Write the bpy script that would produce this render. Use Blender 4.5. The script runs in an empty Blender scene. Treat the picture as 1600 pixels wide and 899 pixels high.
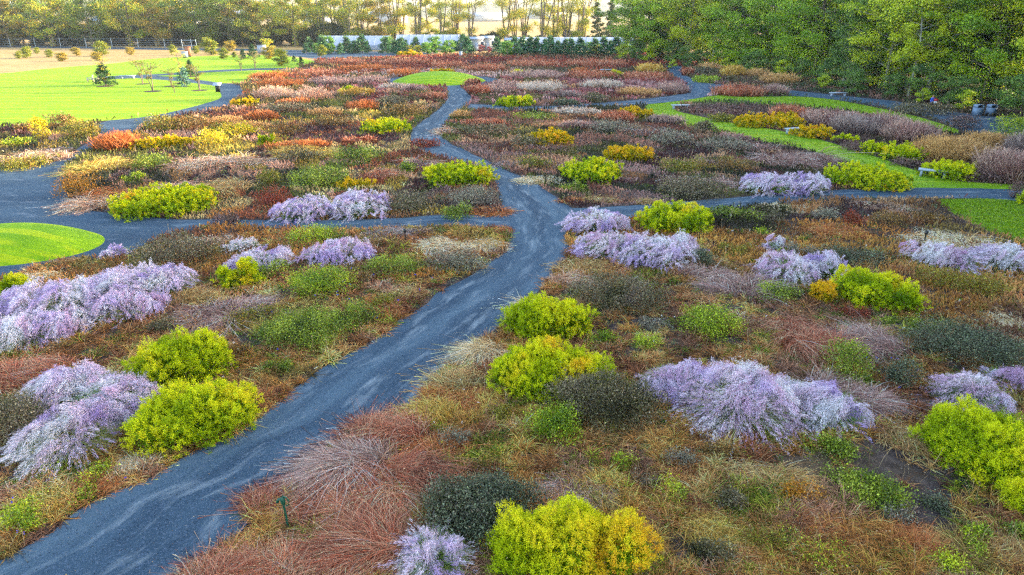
import bpy, math
import numpy as np
from mathutils import Vector

# ------------------------------------------------------------------ camera, sky, sun, exposure
sc = bpy.context.scene
COL = sc.collection
PITCH = math.radians(22.0)
CAMH = 10.0
F = 1600 * 24 / 36.0
cam_d = bpy.data.cameras.new("camera"); cam_d.lens = 24; cam_d.sensor_width = 36
cam_d.clip_start = 0.1; cam_d.clip_end = 9000
cam = bpy.data.objects.new("camera", cam_d); COL.objects.link(cam)
cam.location = (0, 0, CAMH); cam.rotation_euler = (math.pi / 2 - PITCH, 0, 0)
sc.camera = cam

SUN_EL, SUN_AZ = math.radians(11.5), math.radians(14.0)      # azimuth from +X towards +Y
world = bpy.data.worlds.new("World"); sc.world = world; world.use_nodes = True
wn = world.node_tree; bg = wn.nodes["Background"]
sky = wn.nodes.new("ShaderNodeTexSky"); sky.sky_type = 'NISHITA'; sky.sun_disc = False
sky.sun_elevation = SUN_EL; sky.sun_rotation = math.pi / 2 - SUN_AZ
sky.air_density = 1.0; sky.dust_density = 2.0; sky.ozone_density = 1.0
wn.links.new(sky.outputs[0], bg.inputs[0]); bg.inputs[1].default_value = 0.15
sun_d = bpy.data.lights.new("sun", 'SUN'); sun_d.energy = 3.0; sun_d.angle = math.radians(0.6)
sun_d.color = (1.0, 0.86, 0.62)
sun = bpy.data.objects.new("sun", sun_d); COL.objects.link(sun)
S = Vector((math.cos(SUN_EL) * math.cos(SUN_AZ), math.cos(SUN_EL) * math.sin(SUN_AZ), math.sin(SUN_EL)))
sun.rotation_euler = S.to_track_quat('Z', 'Y').to_euler(); sun.location = (60, 0, 60)
sc.view_settings.view_transform = 'Standard'; sc.view_settings.look = 'None'
sc.view_settings.gamma = 1; sc.view_settings.use_curve_mapping = False
sc.view_settings.exposure = 3.0
sc.cycles.max_bounces = 5; sc.cycles.diffuse_bounces = 1; sc.cycles.glossy_bounces = 2
sc.cycles.transmission_bounces = 3; sc.cycles.transparent_max_bounces = 8
sc.cycles.use_denoising = False; sc.cycles.denoiser = 'OPENIMAGEDENOISE'; sc.cycles.denoising_prefilter = 'ACCURATE'; sc.cycles.sample_clamp_indirect = 3; sc.cycles.use_adaptive_sampling = True; sc.cycles.filter_width = 1.3

# ------------------------------------------------------------------ helpers
R = np.random.default_rng(11)
CT, ST = math.cos(PITCH), math.sin(PITCH)

def at(u, v, z=0.0):
    dz = (449.5 - v) / F
    d = ((u - 800) / F, CT + dz * ST, -ST + dz * CT)
    t = (z - CAMH) / d[2]
    return d[0] * t, d[1] * t

def mpp(u, v):                       # metres per photo pixel at a ground point, and its depression
    x, y = at(u, v)
    zc = y * CT + CAMH * ST
    return zc / F, math.atan2(CAMH, math.hypot(x, y))

def depth_of(X, Y):
    return Y * CT + CAMH * ST

def proj(X, Y, Z=0.0):
    zc = Y * CT + (CAMH - Z) * ST
    up = Y * ST - (CAMH - Z) * CT
    return 800 + F * X / zc, 449.5 - F * up / zc

def lin(c):
    c = np.asarray(c, float) / 255.0
    return np.where(c <= 0.04045, c / 12.92, ((c + 0.055) / 1.055) ** 2.4)

GAIN = np.array([1.12, 1.0, 0.82])
def pal(*cs):                        # palette of plant colours
    return lin(np.array(cs, float)) * GAIN

def vary(n, s=.28): return np.exp(R.normal(size=(n, 1)) * s)

def unit(v):
    return v / (np.linalg.norm(v, axis=-1, keepdims=True) + 1e-9)

def rnd(n):
    return unit(R.normal(size=(n, 3)))

class Noise:
    def __init__(self, scale, seed=0, k=5):
        r = np.random.default_rng(seed)
        self.k = r.normal(size=(k, 3)) / scale * 2.2
        self.p = r.uniform(0, 6.28, k)
    def __call__(self, P):
        return np.sin(P @ self.k.T + self.p).sum(1) / math.sqrt(len(self.p) / 2)

class MB:
    def __init__(self): self.V, self.Q, self.C, self.n = [], [], [], 0
    def add(self, V, Q, C):
        self.V.append(V.reshape(-1, 3).astype(np.float32)); self.Q.append((Q + self.n).reshape(-1, 4).astype(np.int32))
        self.C.append(np.broadcast_to(C, V.shape).reshape(-1, 3).astype(np.float32)); self.n += self.V[-1].shape[0]
    def build(self, name, mat, parent=None, origin=(0, 0, 0), smooth=False):
        V = np.concatenate(self.V) - np.asarray(origin, np.float32); Q = np.concatenate(self.Q); C = np.concatenate(self.C)
        me = bpy.data.meshes.new(name)
        me.vertices.add(len(V)); me.vertices.foreach_set("co", V.ravel())
        me.loops.add(Q.size); me.loops.foreach_set("vertex_index", Q.ravel())
        me.polygons.add(len(Q)); me.polygons.foreach_set("loop_start", np.arange(0, Q.size, 4, dtype=np.int32))
        me.update(calc_edges=True)
        if smooth: me.polygons.foreach_set("use_smooth", np.ones(len(Q), bool))
        a = me.attributes.new("Col", 'FLOAT_COLOR', 'POINT')
        a.data.foreach_set("color", np.concatenate([np.clip(C, 0, 1), np.ones((len(C), 1), np.float32)], 1).ravel())
        me.materials.append(mat)
        o = bpy.data.objects.new(name, me); COL.objects.link(o)
        if parent is not None: o.parent = parent
        else: o.location = origin
        return o

def hairs(mb, P, D, L, W, c0, c1, mid=0.5):
    n = len(P); L = np.broadcast_to(L, (n,))[:, None]; W = np.broadcast_to(W, (n,))[:, None]
    side = unit(np.cross(D, rnd(n)))
    M = P + D * L * mid
    V = np.stack([P, M + side * W / 2, P + D * L, M - side * W / 2], 1)
    c0 = np.broadcast_to(c0, (n, 3)); c1 = np.broadcast_to(c1, (n, 3)); cm = (c0 + c1) / 2
    mb.add(V, np.arange(4 * n).reshape(n, 4), np.stack([c0, cm, c1, cm], 1))

def blades(mb, P, D, L, bend, W, c0, c1, segs=3, tip=0.12, flat=None):
    n = len(P); L = np.broadcast_to(L, (n,))[:, None, None]; W = np.broadcast_to(W, (n,))[:, None, None]
    t = np.linspace(0, 1, segs + 1)[None, :, None]
    pos = P[:, None] + D[:, None] * L * t + bend[:, None] * L * t * t
    side = unit(np.cross(D, rnd(n)))[:, None]
    w = W * (1 - (1 - tip) * t ** 1.6) / 2
    V = np.stack([pos - side * w, pos + side * w], 2)                 # n, s+1, 2, 3
    c0 = np.broadcast_to(c0, (n, 3))[:, None]; c1 = np.broadcast_to(c1, (n, 3))[:, None]
    C = np.broadcast_to((c0 + (c1 - c0) * t)[:, :, None], V.shape)
    b = np.arange(n)[:, None] * 2 * (segs + 1) + np.arange(segs)[None] * 2
    Q = np.stack([b, b + 1, b + 3, b + 2], -1)
    mb.add(V, Q, C)

def tube(mb, pts, rad, c, sides=6):
    pts = np.asarray(pts, float); rad = np.broadcast_to(rad, (len(pts),)); n = len(pts)
    T = unit(np.gradient(pts, axis=0)); up = np.array([0.31, 0.17, 0.93]) if abs(T[0][2]) < .9 else np.array([1., .2, 0])
    A = unit(np.cross(T, up)); B = np.cross(T, A)
    th = np.arange(sides) / sides * 2 * np.pi
    V = pts[:, None] + (A[:, None] * np.cos(th)[None, :, None] + B[:, None] * np.sin(th)[None, :, None]) * rad[:, None, None]
    i = np.arange(n - 1)[:, None] * sides; j = np.arange(sides)[None]; k = (j + 1) % sides
    Q = np.stack([i + j, i + k, i + sides + k, i + sides + j], -1)
    mb.add(V, Q, np.asarray(c))

def box(mb, x0, x1, y0, y1, z0, z1, c=(.5, .5, .5), rot=0, o=(0, 0, 0), tilt=0):
    V = np.array([[x, y, z] for z in (z0, z1) for x, y in ((x0, y0), (x1, y0), (x1, y1), (x0, y1))], float)
    if tilt:
        ca, sa = math.cos(tilt), math.sin(tilt); m = V[:, 2].mean(); Vz = V[:, 2] - m
        V = np.stack([V[:, 0], V[:, 1] * ca - Vz * sa, V[:, 1] * sa + Vz * ca + m], 1)
    ca, sa = math.cos(rot), math.sin(rot)
    V = np.stack([V[:, 0] * ca - V[:, 1] * sa, V[:, 0] * sa + V[:, 1] * ca, V[:, 2]], 1) + np.asarray(o)
    mb.add(V, np.array([[3, 2, 1, 0], [4, 5, 6, 7], [0, 1, 5, 4], [1, 2, 6, 5], [2, 3, 7, 6], [3, 0, 4, 7]]), np.asarray(c, float))

def tag(o, label=None, cat=None, group=None, kind=None):
    if label: o["label"] = label
    if cat: o["category"] = cat
    if group: o["group"] = group
    if kind: o["kind"] = kind
    return o

def empty(name, loc, label, cat, group=None, rz=0):
    o = bpy.data.objects.new(name, None); COL.objects.link(o); o.location = loc; o.rotation_euler = (0, 0, rz)
    o.empty_display_size = .3
    return tag(o, label, cat, group)

def copy_tree(root, loc, rz=0, scale=1, label=None, group=None):
    r = root.copy(); COL.objects.link(r); r.location = loc; r.rotation_euler = (0, 0, rz)
    r.scale = (scale,) * 3 if np.isscalar(scale) else scale
    if label: r["label"] = label
    if group: r["group"] = group
    for ch in root.children:
        c = ch.copy(); COL.objects.link(c); c.parent = r
        for g in ch.children:
            d = g.copy(); COL.objects.link(d); d.parent = c
    return r

# ------------------------------------------------------------------ materials
def new_mat(name):
    m = bpy.data.materials.new(name); m.use_nodes = True; nt = m.node_tree
    for n in list(nt.nodes): nt.nodes.remove(n)
    out = nt.nodes.new("ShaderNodeOutputMaterial"); return m, nt, out

def plant_mat(name, transl, spec=0.25, rough=0.6):
    m, nt, out = new_mat(name)
    a = nt.nodes.new("ShaderNodeAttribute"); a.attribute_name = "Col"
    p = nt.nodes.new("ShaderNodeBsdfPrincipled"); p.inputs["Roughness"].default_value = rough
    p.inputs["Specular IOR Level"].default_value = spec
    t = nt.nodes.new("ShaderNodeBsdfTranslucent"); mx = nt.nodes.new("ShaderNodeMixShader"); mx.inputs[0].default_value = transl
    nt.links.new(a.outputs["Color"], p.inputs["Base Color"]); nt.links.new(a.outputs["Color"], t.inputs["Color"])
    nt.links.new(p.outputs[0], mx.inputs[1]); nt.links.new(t.outputs[0], mx.inputs[2]); nt.links.new(mx.outputs[0], out.inputs[0])
    return m

M_LEAF = plant_mat("leaf", 0.22, 0.35, 0.45)
M_CROWN = plant_mat("crown_leaf", 0.24, 0.25, 0.5)
M_FEATHER = plant_mat("feathery_leaf", 0.16, 0.1, 0.7)
M_DRY = plant_mat("dry_grass", 0.15, 0.15, 0.6)
M_PLUME = plant_mat("plume", 0.22, 0.05, 0.8)

def solid(name, col, rough=0.6, metal=0.0, noise=0.15, scale=6.0, spec=0.4, bump=0.0):
    m, nt, out = new_mat(name); c = lin(col)
    p = nt.nodes.new("ShaderNodeBsdfPrincipled"); p.inputs["Roughness"].default_value = rough
    p.inputs["Metallic"].default_value = metal; p.inputs["Specular IOR Level"].default_value = spec
    g = nt.nodes.new("ShaderNodeNewGeometry")
    n = nt.nodes.new("ShaderNodeTexNoise"); n.inputs["Scale"].default_value = scale; n.inputs["Detail"].default_value = 6
    nt.links.new(g.outputs["Position"], n.inputs["Vector"])
    r = nt.nodes.new("ShaderNodeValToRGB")
    r.color_ramp.elements[0].position = .3; r.color_ramp.elements[1].position = .7
    r.color_ramp.elements[0].color = (*np.clip(c * (1 - noise), 0, 1), 1); r.color_ramp.elements[1].color = (*np.clip(c * (1 + noise), 0, 1), 1)
    nt.links.new(n.outputs[0], r.inputs[0]); nt.links.new(r.outputs[0], p.inputs["Base Color"])
    if bump:
        b = nt.nodes.new("ShaderNodeBump"); b.inputs["Strength"].default_value = bump; b.inputs["Distance"].default_value = .03
        nt.links.new(n.outputs[0], b.inputs["Height"]); nt.links.new(b.outputs[0], p.inputs["Normal"])
    nt.links.new(p.outputs[0], out.inputs[0]); return m

def ramp_mat(name, layers, rough=0.9, bump=None, uvlayer=None):
    """layers: list of (scale(3), lo, hi, colour a, colour b or None, blend) noises; first gives the base."""
    m, nt, out = new_mat(name)
    p = nt.nodes.new("ShaderNodeBsdfPrincipled"); p.inputs["Roughness"].default_value = rough
    p.inputs["Specular IOR Level"].default_value = .15
    g = nt.nodes.new("ShaderNodeNewGeometry"); uv = nt.nodes.new("ShaderNodeUVMap"); prev = None
    for i, (src, sc_, lo, hi, ca, cb, detail) in enumerate(layers):
        mp = nt.nodes.new("ShaderNodeMapping"); mp.inputs["Scale"].default_value = sc_
        mp.inputs["Location"].default_value = (i * 7.3, i * 3.1, i)
        nt.links.new((uv.outputs[0] if src == 'uv' else g.outputs["Position"]), mp.inputs["Vector"])
        n = nt.nodes.new("ShaderNodeTexNoise"); n.inputs["Scale"].default_value = 1; n.inputs["Detail"].default_value = detail
        n.inputs["Roughness"].default_value = .6
        nt.links.new(mp.outputs[0], n.inputs["Vector"])
        r = nt.nodes.new("ShaderNodeMapRange"); r.inputs[1].default_value = lo; r.inputs[2].default_value = hi
        nt.links.new(n.outputs[0], r.inputs[0])
        mx = nt.nodes.new("ShaderNodeMix"); mx.data_type = 'RGBA'
        nt.links.new(r.outputs[0], mx.inputs[0])
        if prev is None: mx.inputs[6].default_value = (*lin(ca), 1)
        else: nt.links.new(prev, mx.inputs[6])
        mx.inputs[7].default_value = (*lin(cb), 1); prev = mx.outputs[2]
    nt.links.new(prev, p.inputs["Base Color"])
    if bump:
        n = nt.nodes.new("ShaderNodeTexNoise"); n.inputs["Scale"].default_value = bump[0]; n.inputs["Detail"].default_value = 4
        nt.links.new(g.outputs["Position"], n.inputs["Vector"])
        b = nt.nodes.new("ShaderNodeBump"); b.inputs["Strength"].default_value = bump[1]; b.inputs["Distance"].default_value = bump[2]
        nt.links.new(n.outputs[0], b.inputs["Height"]); nt.links.new(b.outputs[0], p.inputs["Normal"])
    nt.links.new(p.outputs[0], out.inputs[0]); return m

M_MULCH = ramp_mat("mulch", [('p', (3, 3, 3), .35, .65, (38, 30, 28), (76, 64, 60), 8), ('p', (.25, .25, .25), .5, .7, None, (100, 80, 55), 4),
                             ('p', (22, 22, 22), .6, .75, None, (135, 118, 112), 3)], bump=(14, .9, .05))
M_FIELD = ramp_mat("field", [('p', (.02, .06, .02), .3, .7, (176, 140, 92), (146, 122, 72), 6), ('p', (.3, .3, .3), .5, .8, None, (100, 94, 54), 5)])
GB = (42, 60, 76)
M_GRAVEL = ramp_mat("gravel", [('uv', (1.1, .22, 1), .35, .7, GB, (62, 82, 98), 5),
                               ('uv', (2.4, .42, 1), .52, .82, None, (146, 156, 162), 13),
                               ('uv', (.9, .05, 1), .48, .68, None, (74, 94, 108), 8), ('p', (26, 26, 26), .52, .72, None, (84, 98, 118), 3),
                               ('p', (17, 17, 17), .60, .80, None, (24, 32, 46), 2)], bump=(45, .9, .03))
M_GRAVEL_FLAT = ramp_mat("gravel_open", [('p', (.25, .35, 1), .35, .7, GB, (62, 82, 98), 5),
                               ('p', (.5, 1.6, 1), .56, .80, None, (108, 118, 130), 6),
                               ('p', (26, 26, 26), .52, .72, None, (84, 98, 118), 3),
                               ('p', (17, 17, 17), .60, .80, None, (24, 32, 46), 2)], bump=(45, .9, .03))
M_LAWN = ramp_mat("lawn", [('p', (.35, .6, .3), .35, .65, (106, 142, 8), (132, 162, 10), 6), ('p', (4, 5, 4), .45, .75, None, (94, 128, 8), 4),
                           ('p', (.05, 1.6, 1), .52, .60, None, (146, 162, 14), 3)], bump=(30, .8, .04))
# ------------------------------------------------------------------ ground, paths, lawns
from mathutils.geometry import tessellate_polygon

def gpts(px): return np.array([at(u, v) for u, v in px])

def chaikin(P, it=2, closed=True):
    for _ in range(it):
        if closed: A, B = P, np.roll(P, -1, 0)
        else: A, B = P[:-1], P[1:]
        N = np.stack([A * .75 + B * .25, A * .25 + B * .75], 1).reshape(-1, 2)
        P = N if closed else np.concatenate([P[:1], N, P[-1:]])
    return P

def sheet(name, P, z, mat, label=None, kind="structure"):
    tris = tessellate_polygon([[Vector((x, y, 0)) for x, y in P]])
    fs = []
    for t in tris:
        a, b, c = [P[i] for i in t]
        if (b[0]-a[0])*(c[1]-a[1]) - (b[1]-a[1])*(c[0]-a[0]) < 0: t = t[::-1]
        fs.append(t)
    me = bpy.data.meshes.new(name); me.from_pydata([(x, y, z) for x, y in P], [], fs); me.update()
    me.materials.append(mat); o = bpy.data.objects.new(name, me); COL.objects.link(o)
    return tag(o, label, kind=kind)

def inside(P, X, Y):
    res = np.zeros(X.shape, bool); x0, y0 = P[:, 0], P[:, 1]; x1, y1 = np.roll(x0, -1), np.roll(y0, -1)
    for a, b, c, d in zip(x0, y0, x1, y1):
        if b == d: continue
        m = ((b > Y) != (d > Y)) & (X < (c - a) * (Y - b) / (d - b) + a); res ^= m
    return res

def resample(P, n):
    d = np.r_[0, np.cumsum(np.hypot(*np.diff(P, axis=0).T))]; t = np.linspace(0, d[-1], n)
    return np.stack([np.interp(t, d, P[:, 0]), np.interp(t, d, P[:, 1])], 1)

def ribbon(name, left, right, z, mat, n=160, cross=7, wob=.05):
    Lp = resample(chaikin(gpts(left), 2, False), n); Rp = resample(chaikin(gpts(right), 2, False), n)
    s = np.r_[0, np.cumsum(np.hypot(*np.diff((Lp + Rp) / 2, axis=0).T))]
    r = np.random.default_rng(len(left)); nz = Noise(1.2, 5)
    d = unit(Rp - Lp); q = np.c_[Lp, np.zeros(n)]
    Lp = Lp - d * (nz(q)[:, None] * wob); Rp = Rp + d * (nz(q + 50)[:, None] * wob)
    w = np.linspace(0, 1, cross + 1)
    V = Lp[:, None] * (1 - w)[None, :, None] + Rp[:, None] * w[None, :, None]
    vs = [(a, b, z) for a, b in V.reshape(-1, 2)]
    fs = [(i*(cross+1)+j, i*(cross+1)+j+1, (i+1)*(cross+1)+j+1, (i+1)*(cross+1)+j) for i in range(n-1) for j in range(cross)]
    me = bpy.data.meshes.new(name); me.from_pydata(vs, [], fs); uvl = me.uv_layers.new()
    W = np.hypot(*(Rp - Lp).T).mean()
    co = np.zeros((len(me.loops), 2))
    vi = np.zeros(len(me.loops), np.int32); me.loops.foreach_get("vertex_index", vi)
    co[:, 0] = w[vi % (cross + 1)] * W; co[:, 1] = s[vi // (cross + 1)]
    uvl.data.foreach_set("uv", co.ravel().astype(np.float32)); me.update(); me.materials.append(mat)
    o = bpy.data.objects.new(name, me); COL.objects.link(o); tag(o, kind="structure")
    return np.concatenate([Lp, Rp[::-1]])

sheet("ground", np.array([[-5000, -60], [5000, -60], [5000, 6000], [-5000, 6000]]), -0.006, M_FIELD)
soil_px = [(-700, 960), (-700, 200), (-100, 195), (150, 185), (340, 140), (400, 116), (500, 93), (760, 84), (1000, 84), (1250, 84), (1560, 84)]
soil = gpts(soil_px); soil = np.concatenate([[[-30, -12]], soil, [[180, 150], [160, -12]]])
sheet("planting_soil", soil, 0.0, M_MULCH)

ML = [(-330, 1010), (-150, 940), (0, 877), (41, 849), (64, 844), (86, 827), (116, 808), (144, 791), (172, 777), (194, 763), (227, 750), (249, 733), (280, 719), (305, 705),
      (360, 683), (417, 645), (442, 617), (486, 592), (511, 572), (556, 547), (589, 528), (636, 495), (678, 464), (706, 447), (734, 431), (762, 414), (780, 400), (792, 385),
      (797, 365), (797, 350), (794, 336), (785, 325), (780, 305), (774, 283), (763, 267), (733, 255), (705, 250), (670, 243), (645, 228), (641, 215), (646, 200), (660, 190),
      (675, 179), (690, 168), (700, 155), (700, 145), (694, 134)]
MR = [(120, 1010), (220, 950), (300, 903), (330, 877), (350, 858), (376, 833), (392, 800), (412, 782), (424, 768), (477, 748), (505, 722), (535, 690), (575, 672), (632, 655),
      (655, 632), (674, 602), (704, 578), (730, 552), (760, 527), (780, 508), (812, 474), (838, 460), (865, 430), (890, 402), (888, 380), (884, 365), (888, 350), (900, 337), (897, 328),
      (888, 322), (862, 305), (845, 292), (822, 279), (800, 271), (775, 258), (748, 246), (725, 234), (700, 224), (688, 213), (690, 198), (702, 188), (716, 173), (734, 162), (738, 152), (728, 143), (716, 134)]
sidepath_L = [(800, 335), (700, 336), (610, 342), (520, 345), (430, 345), (350, 343), (275, 344), (240, 343)]
sidepath_R = [(800, 358), (700, 353), (618, 357), (540, 360), (470, 358), (400, 355), (330, 352), (290, 360)]
right_U = [(880, 326), (963, 324), (1000, 320), (1088, 314), (1125, 310), (1200, 306), (1285, 299), (1340, 296), (1415, 294), (1500, 294), (1600, 297), (1750, 303)]
right_Lo = [(880, 350), (963, 342), (1040, 337), (1105, 330), (1155, 325), (1200, 320), (1262, 314), (1330, 310), (1400, 309), (1460, 310), (1570, 311), (1720, 330)]
far_U = [(1040, 103), (1040, 108), (1050, 120), (1072, 131), (1079, 143), (1052, 150), (1000, 156), (940, 161), (850, 168), (735, 163)]
far_Lo = [(1066, 104), (1066, 115), (1087, 127), (1110, 135), (1112, 150), (1072, 157), (1007, 164), (940, 167), (850, 173), (728, 172)]
wood_U = [(1085, 128), (1130, 133), (1180, 137), (1232, 141), (1307, 149), (1365, 155), (1405, 159), (1450, 167), (1520, 181), (1572, 184), (1660, 185)]
wood_Lo = [(1100, 140), (1140, 142), (1190, 146), (1237, 150), (1300, 155), (1360, 164), (1410, 174), (1460, 185), (1500, 205), (1560, 216), (1660, 222)]
lawn_path_U = [(430, 106), (330, 111), (250, 117), (180, 121), (212, 119), (280, 124), (325, 130), (350, 137)]
plaza_px = [(-500, 268), (-150, 268), (0, 266), (50, 262), (65, 259), (90, 252), (110, 242), (125, 230), (150, 218), (158, 205), (152, 190), (225, 184), (275, 174), (325, 161), (346, 154), (346, 146),
            (335, 134), (345, 130), (372, 132), (383, 145), (364, 160), (352, 171), (290, 178), (228, 194), (214, 206), (170, 218), (150, 227), (118, 247), (103, 260), (99, 275), (101, 300), (113, 318), (140, 330),
            (180, 334), (275, 344), (310, 343), (330, 350), (300, 360), (260, 366), (238, 375), (215, 393), (195, 401), (163, 403), (120, 403), (62, 414), (42, 424), (0, 432), (-150, 445), (-500, 470)]
PATHS = []
plaza = chaikin(gpts(plaza_px), 1); sheet("gravel_plaza", plaza, .006, M_GRAVEL_FLAT); PATHS.append(plaza)
for nm, a, b, z, n in (("side_path", sidepath_L, sidepath_R, .010, 90), ("garden_path", right_U, right_Lo, .010, 120), ("gravel_path", far_U, far_Lo, .010, 90),
                    ("woodland_path", wood_U, wood_Lo, .014, 60)):
    PATHS.append(ribbon(nm, a, b, z, M_GRAVEL, n))
PATHS.append(ribbon("main_path", ML, MR, .018, M_GRAVEL, 260, 9))
lp = gpts([(490, 106), (400, 107), (330, 110), (250, 116), (175, 119), (150, 121), (175, 124), (212, 122), (280, 127), (335, 134), (350, 131), (325, 127), (275, 121), (245, 119), (330, 113), (400, 110), (490, 109)])

LAWNS = {}
def lawn(name, px, z=.004, it=2, label=None):
    P = chaikin(gpts(px), it); sheet(name, P, z, M_LAWN); LAWNS[name] = P; return P
lawn("back_lawn", [(-700, 135), (-300, 125), (0, 116), (50, 110), (100, 105), (175, 100), (225, 93), (300, 88), (400, 86), (440, 87), (475, 92), (496, 97), (482, 103), (430, 112), (395, 125), (372, 132), (352, 128),
                   (346, 146), (347, 154), (325, 161), (275, 174), (225, 184), (150, 190), (0, 199), (-300, 215), (-700, 235)], z=.002)
sheet("lawn_path", lp, .006, M_GRAVEL_FLAT); PATHS.append(lp)
sheet("service_yard", gpts([(430, 78), (560, 80), (700, 83), (500, 93), (440, 86), (400, 84)]), .004, M_GRAVEL_FLAT)
lawn("strip_lawn", [(1003, 163), (1060, 157), (1112, 151), (1130, 147), (1200, 152), (1237, 150), (1300, 155), (1362, 167), (1412, 177), (1450, 187), (1500, 203), (1500, 209), (1462, 206), (1375, 182), (1312, 172),
                    (1200, 164), (1110, 158), (1056, 164), (1052, 173), (1087, 181), (1145, 193), (1200, 201), (1250, 211), (1295, 222), (1325, 232), (1375, 247), (1412, 260), (1445, 272), (1475, 280), (1525, 286), (1600, 289), (1800, 296),
                    (1800, 306), (1600, 299), (1500, 296), (1405, 297), (1395, 281), (1340, 258), (1310, 254), (1285, 242), (1240, 228), (1190, 222), (1150, 211), (1090, 202), (1042, 191), (1015, 178)], z=.005)
lawn("corner_lawn", [(1458, 312), (1500, 311), (1570, 311), (1720, 330), (1900, 372), (1900, 470), (1700, 420), (1600, 380), (1538, 360), (1500, 340), (1475, 325)], z=.005)

def dome(name, cu, cv, half_w, half_h, height, seg=64, ringn=14, group=None, label=None):
    x, y = at(cu, cv); xe, _ = at(cu + half_w, cv); yn, yf = at(cu, cv + half_h)[1], at(cu, cv - half_h)[1]
    y = (yn + yf) / 2; rx = xe - x; ry = (yf - yn) / 2
    vs, fs = [(x, y, height)], []; r = np.random.default_rng(3)
    for k in range(1, ringn + 1):
        q = k / ringn
        for j in range(seg):
            a = j / seg * 2 * math.pi
            vs.append((x + rx * q * math.cos(a), y + ry * q * math.sin(a), height * (1 - q ** 2.3) + .003))
    for j in range(seg): fs.append((0, 1 + j, 1 + (j + 1) % seg))
    for k in range(ringn - 1):
        for j in range(seg):
            a = 1 + k * seg; b = a + seg; j2 = (j + 1) % seg; fs.append((a + j, b + j, b + j2, a + j2))
    me = bpy.data.meshes.new(name); me.from_pydata(vs, [], fs); me.polygons.foreach_set("use_smooth", np.ones(len(fs), bool)); me.materials.append(M_LAWN); me.update()
    o = bpy.data.objects.new(name, me); COL.objects.link(o); tag(o, kind="structure")
    a = np.linspace(0, 2 * math.pi, 48, endpoint=False); P = np.stack([x + rx * np.cos(a), y + ry * np.sin(a)], 1); LAWNS[name] = P
    return (x, y, rx, ry, height)
MOUND = dome("grass_mound", 686, 127, 72, 7.5, 1.35)
# path ring round the mound
a = np.linspace(0, 2 * math.pi, 60, endpoint=False)
ring = np.stack([MOUND[0] + (MOUND[2] + 2.2) * np.cos(a), MOUND[1] + (MOUND[3] + 1.6) * np.sin(a)], 1)
sheet("mound_path", ring, .004, M_GRAVEL_FLAT); PATHS.append(ring)
ISLAND = dome("grass_island", 5, 388, 145, 31, .9)
fs_px = [(-700, 88), (0, 74), (240, 78), (430, 80), (430, 77), (240, 75), (0, 71), (-700, 82)]
sheet("service_road", gpts(fs_px), .004, M_GRAVEL_FLAT)

# hills far beyond the fields
def ridge(name, y0, depth, h, seed, col):
    r = np.random.default_rng(seed); nz = Noise(400, seed, 7); n2 = Noise(60, seed + 1, 7); n3 = Noise(14, seed + 2, 9)
    X = np.linspace(-1900, 1900, 520); Y = np.linspace(y0, y0 + depth, 26)
    XX, YY = np.meshgrid(X, Y, indexing='ij'); P = np.stack([XX, YY, 0 * XX], -1).reshape(-1, 3)
    q = (YY.ravel() - y0) / depth
    z = np.sin(np.clip(q * 1.6, 0, 1) * math.pi / 2) * (h * (1 + .16 * nz(P) + .04 * n2(P)) + 1.5 * n3(P)) - 2
    P[:, 2] = z; mb = MB(); C = pal(*col)[r.integers(0, len(col), len(P))]
    cl = pal(*col); k = np.clip(((Noise(35, seed + 4)(P) + 3) / 6 * len(cl)).astype(int), 0, len(cl) - 1); C = cl[k] * .6 + C * .4
    a, b = XX.shape; i = np.arange(a - 1)[:, None] * b + np.arange(b - 1)[None]
    mb.add(P, np.stack([i, i + b, i + b + 1, i + 1], -1).reshape(-1, 4), C)
    return tag(mb.build(name, M_DRY), kind="structure")
ridge("hills", 1500, 600, 30, 4, [(95, 100, 70), (120, 110, 70), (80, 90, 70), (110, 95, 75)])
# ------------------------------------------------------------------ plant builders
def footprint(u, v, w, h, H, ratio=(.45, 1.3), reach=0.0):
    """ellipse on the ground (centre, half width, half depth) and height of a clump whose near edge stands at pixel (u, v)."""
    s, dep = mpp(u, v); W = w * s; D = (h * s - H * math.cos(dep)) / math.sin(dep)
    D = min(max(D, ratio[0] * W), ratio[1] * W); D = max(D, .4)
    H2 = (h * s - D * .55 * math.sin(dep)) / math.cos(dep); H = float(np.clip(H2, .5 * H, 1.35 * H))
    x, y = at(u, v); n = np.array([x, y]) / math.hypot(x, y)
    c = np.array([x, y]) + n * D / 2
    s = depth_of(*c) / F
    return c, n, max(w * s / 2 - reach * H, .3 * w * s / 2, .12), max(D / 2 - reach * H, .3 * D / 2, .12), H, s * 1.5625          # last: metres per render pixel

def ell(c, n, a, b, q):            # q (k,2) in the unit disc -> ground points
    t = np.array([n[1], -n[0]])
    return c[None] + q[:, :1] * a * t[None] + q[:, 1:] * b * n[None]

def disc(k, edge=1.0):
    th = R.uniform(0, 6.283, k); r = np.sqrt(R.uniform(0, 1, k)) * edge
    return np.stack([r * np.cos(th), r * np.sin(th)], 1)

def spread(k, edge=.8):            # well spaced points in the disc
    if k <= 1: return np.zeros((1, 2))
    i = np.arange(k) + .5; r = np.sqrt(i / k) * edge; th = i * 2.39996 + R.uniform(0, 6.28)
    return np.stack([r * np.cos(th), r * np.sin(th)], 1) + R.normal(size=(k, 2)) * .5 / math.sqrt(k) * edge * .45

def choose(P, n, noise, w=.6):
    """palette index by patch noise plus per-item jitter"""
    k = len(P); x = (noise(n) * w + R.normal(size=len(n)) * (1 - w)) * .32 + .5
    x = np.clip(x, 0, .999) * k; i = x.astype(int); f = (x - i)[:, None]; j = np.minimum(i + 1, k - 1)
    return P[i] * (1 - f) + P[j] * f

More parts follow.
